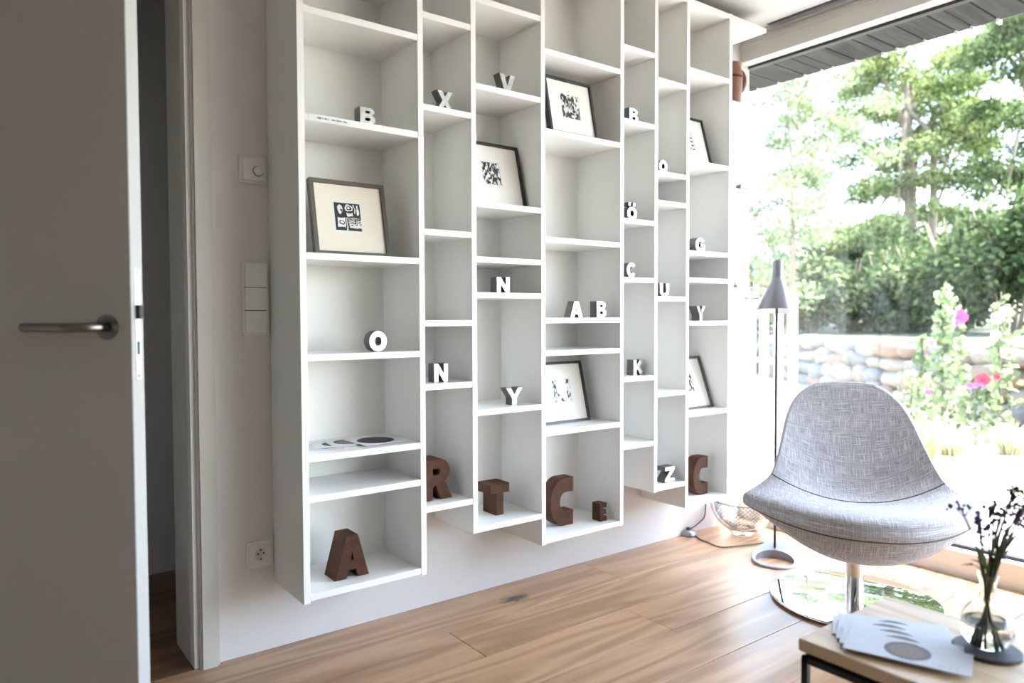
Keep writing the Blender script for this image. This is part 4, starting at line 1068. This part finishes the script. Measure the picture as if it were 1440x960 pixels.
def shrub(px_, py_, zd, rx, rz_, n_, size, mat, label, name='shrub'):
    c = at(px_, py_, zd); gzv = ground_at(c)
    t = empty(name, (c[0], c[1], gzv), label=label, cat='shrub', group='shrubs behind the stone wall')
    top = c[2]+rz_
    stems = []
    for k_ in range(6):
        a = rng.uniform(0, 6.28); stems.append(([(c[0]+.1*math.cos(a), c[1]+.1*math.sin(a), gzv-.05), (c[0]+rx*.3*math.cos(a), c[1]+rx*.3*math.sin(a), (gzv+top)/2), (c[0]+rx*.6*math.cos(a), c[1]+rx*.6*math.sin(a), top-.1)], [.025, .018, .008]))
    tubes('stems', stems, 'bark', t, 5, True)
    hh = (top-gzv)/2; cz = (top+gzv)/2
    cl_ = []
    m = 16
    for _ in range(m):
        d_ = rng.normal(size=3); d_ /= np.linalg.norm(d_); d_ *= np.array([rx, rx, hh])*rng.uniform(.35, .85)
        cl_.append((np.array([c[0], c[1], cz])+d_, (rx*.42, rx*.42, hh*.4), n_//m))
    leaf_cloud('foliage', cl_, size, mat, t, 0.6, 0.0, 0.4)
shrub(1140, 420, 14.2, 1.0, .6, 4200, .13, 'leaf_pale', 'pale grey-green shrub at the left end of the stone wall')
shrub(1190, 415, 14.0, 1.0, .75, 5200, .13, 'leaf_shrub', 'mid green shrub, second from the left behind the wall')
shrub(1245, 410, 13.4, 1.05, .8, 5600, .12, 'leaf_shrub', 'green shrub below the thick forked tree trunk')
shrub(1300, 405, 13.0, 1.0, .85, 5200, .12, 'leaf_shrub', 'green shrub left of the large pink hollyhock')
shrub(1355, 385, 12.2, 1.0, 1.0, 6000, .12, 'leaf_dark', 'dark green bush behind the large pink hollyhock')
shrub(1425, 370, 11.2, 1.15, 1.3, 8000, .12, 'leaf_dark', 'large dark bush at the right end of the stone wall')
shrub(1225, 360, 17.5, 1.8, .9, 6000, .15, 'leaf_dark', 'dark background shrub under the robinia')
shrub(1150, 350, 19.0, 1.9, 1.0, 4200, .15, 'leaf_pale', 'pale background shrub beside the young tree')
shrub(1330, 340, 20.0, 2.2, 1.2, 6000, .16, 'leaf_robinia', 'bright background shrub between the trunks and the dark bush')
shrub(1070, 400, 17.0, 1.3, .7, 3000, .13, 'leaf_pale', 'pale shrub seen behind the floor lamp shade')

# ---- hollyhocks and small flowers
def blossom(c, r_, mat, parent, nm='blossom'):
    bm = bmesh.new(); to = Vector((-.85, -.5, .15)).normalized(); qv = to.to_track_quat('Z', 'Y')
    ctr = bm.verts.new((0, 0, -0.15*r_))
    for k_ in range(5):
        a = 2*math.pi*k_/5; n_ = 5; ringv = []
        for i in range(n_+1):
            b = a-.62+1.24*i/n_; rr2 = r_*(1.0-.16*abs(i-n_/2)/(n_/2)+.05*(i % 2)); ringv.append(bm.verts.new((rr2*math.cos(b), rr2*math.sin(b), .25*r_+.06*r_*(i % 2))))
        for i in range(n_): bm.faces.new((ctr, ringv[i], ringv[i+1]))
    bmesh.ops.create_icosphere(bm, subdivisions=1, radius=r_*.16)
    me = bpy.data.meshes.new(nm); bm.to_mesh(me); bm.free()
    me.transform(Matrix.Translation(c) @ qv.to_matrix().to_4x4())
    return link_mesh(nm, me, mat, parent, True)
def flower_plant(px_, base_py, top_py, zd, flowers, label, leafn=190, mat='leaf_pale', name='hollyhock', spread=.16, lsize=.085):
    b = at(px_, base_py, zd); g0 = ground_at(b); b = at(px_, 446, zd)
    t = empty(name, (b[0], b[1], g0), label=label, cat='flower', group='flowers in front of the stone wall')
    tp = at(px_, top_py, zd)
    tube('stalk', smooth_path([(b[0], b[1], g0), (b[0]+.02, b[1]+.02, (g0+tp[2])/2), tuple(tp)], 4), [.012]*4+[.009]*4+[.005], 'stem_green', t, 6, True)
    H_ = tp[2]-g0
    leaf_cloud('leaves', [((b[0], b[1], g0+H_*f__), (spread*(1.15-f__*.7), spread*(1.15-f__*.7), H_*.14), int(leafn/5)) for f__ in (.12, .3, .48, .66, .84)], lsize, mat, t, .8)
    for fx, fy, fr_, fm in flowers:
        c = at(fx, fy, zd-.12); blossom(Vector(c), fr_, fm, t)
flower_plant(1344, 560, 415, 7.6, [(1348, 446, .085, 'pink'), (1340, 455, .05, 'pink')], 'tall hollyhock with one large magenta bloom')
flower_plant(1408, 560, 410, 6.7, [(1413, 437, .05, 'pink_pale'), (1402, 447, .055, 'pink_pale'), (1400, 470, .045, 'pink_pale')], 'hollyhock with three pale pink blooms near the right edge')
flower_plant(1298, 560, 470, 7.5, [(1311, 483, .035, 'pink_pale'), (1304, 495, .02, 'pink')], 'short hollyhock with a small pink bloom against the wall', 150, spread=.10)
flower_plant(1328, 560, 400, 7.3, [], 'tall hollyhock stalk without blooms', 320, 'leaf_pale')
flower_plant(1376, 580, 525, 6.4, [(1381, 534, .06, 'red'), (1401, 530, .03, 'red'), (1363, 542, .03, 'pink'), (1372, 541, .025, 'pink')], 'low plant with a dark red flower and small magenta buds', 160, 'leaf_shrub', 'garden_flower', .2, .07)
flower_plant(1285, 590, 515, 7.0, [(1284, 523, .025, 'pink_pale'), (1305, 552, .03, 'pink')], 'low pale plant with tiny pink flowers in front of the wall', 160, 'leaf_pale', 'garden_flower', .25, .07)

# ---- ornamental grasses
def grass_clump(px_, py_, zd, n_, L_, mat, label, wdt=.007):
    b = at(px_, py_, zd); g0 = ground_at(b) if b[0] > 5.2 else -0.05
    t = empty('grass_clump', (b[0], b[1], g0), label=label, cat='grass', group='ornamental grasses')
    V, Fc = [], []
    for k_ in range(n_):
        a = rng.uniform(0, 6.28); l_ = L_*rng.uniform(.6, 1.1); out_ = l_*rng.uniform(.25, .85); r0 = rng.uniform(0, .08)
        d_ = np.array([math.cos(a), math.sin(a), 0]); s_ = np.array([-math.sin(a), math.cos(a), 0])*wdt
        pts = [np.array([b[0], b[1], g0])+d_*r0+d_*out_*(u**1.6)+np.array([0, 0, l_*(1.25*u-.75*u*u*(out_/l_)*1.2)]) for u in (0, .25, .5, .75, 1)]
        base = len(V)
        for i, p in enumerate(pts):
            w_ = 1-.22*i; V += [p-s_*w_, p+s_*w_]
        for i in range(4): q = base+2*i; Fc.append([q, q+1, q+3, q+2])
    me = bpy.data.meshes.new('blades'); me.from_pydata([tuple(v) for v in V], [], Fc); o = link_mesh('blades', me, mat, t, True); o['kind'] = 'stuff'
grass_clump(1296, 640, 5.6, 320, .36, 'grass_green', 'arching green ornamental grass just right of the lounge chair back')
grass_clump(1338, 640, 5.9, 300, .26, 'grass_dry', 'straw-coloured grass clump right of the green grass')
grass_clump(1420, 640, 5.9, 300, .26, 'grass_dry', 'straw-coloured grass clump below the red flower')
grass_clump(1245, 600, 7.6, 300, .30, 'grass_dry', 'dry grass clump behind the top of the lounge chair')
grass_clump(1190, 560, 9.0, 300, .28, 'grass_dry', 'far dry grass clump at the foot of the stone wall')

# ---- white railing outside, left of the garden view
rl = empty('garden_railing', tuple(at(1095, 446, 9.0)[:2])+(-0.05,), label='white painted garden railing seen behind the floor lamp', cat='railing')
pL, pR = at(1020, 421, 9.6), at(1119, 421, 8.6)
def rail(p, q, hgt, wdt, nm):
    d_ = Vector(q)-Vector(p); d_.z = 0; n_ = Vector((-d_.y, d_.x, 0)).normalized()*wdt/2
    vs = [tuple(Vector(e)+n_*s+Vector((0, 0, z))) for e in (p, q) for s in (-1, 1) for z in (-hgt/2, hgt/2)]
    pydata(nm, vs, [[0, 1, 3, 2], [4, 6, 7, 5], [0, 4, 5, 1], [2, 3, 7, 6], [0, 2, 6, 4], [1, 5, 7, 3]], 'white_paint', rl, True)
rail(pL, pR, .05, .07, 'top_rail')
lowL, lowR = np.array(pL), np.array(pR); lowL = lowL-np.array([0, 0, .75]); lowR = lowR-np.array([0, 0, .75]); rail(lowL, lowR, .05, .05, 'bottom_rail')
for f__ in (0.02, .2, .4, .58, .78, .97):
    p = np.array(pL)*(1-f__)+np.array(pR)*f__
    box('post', p[0]-.035, p[0]+.035, p[1]-.035, p[1]+.035, gz(p[0], p[1])-.05, p[2]-.02, 'white_paint', rl, True)
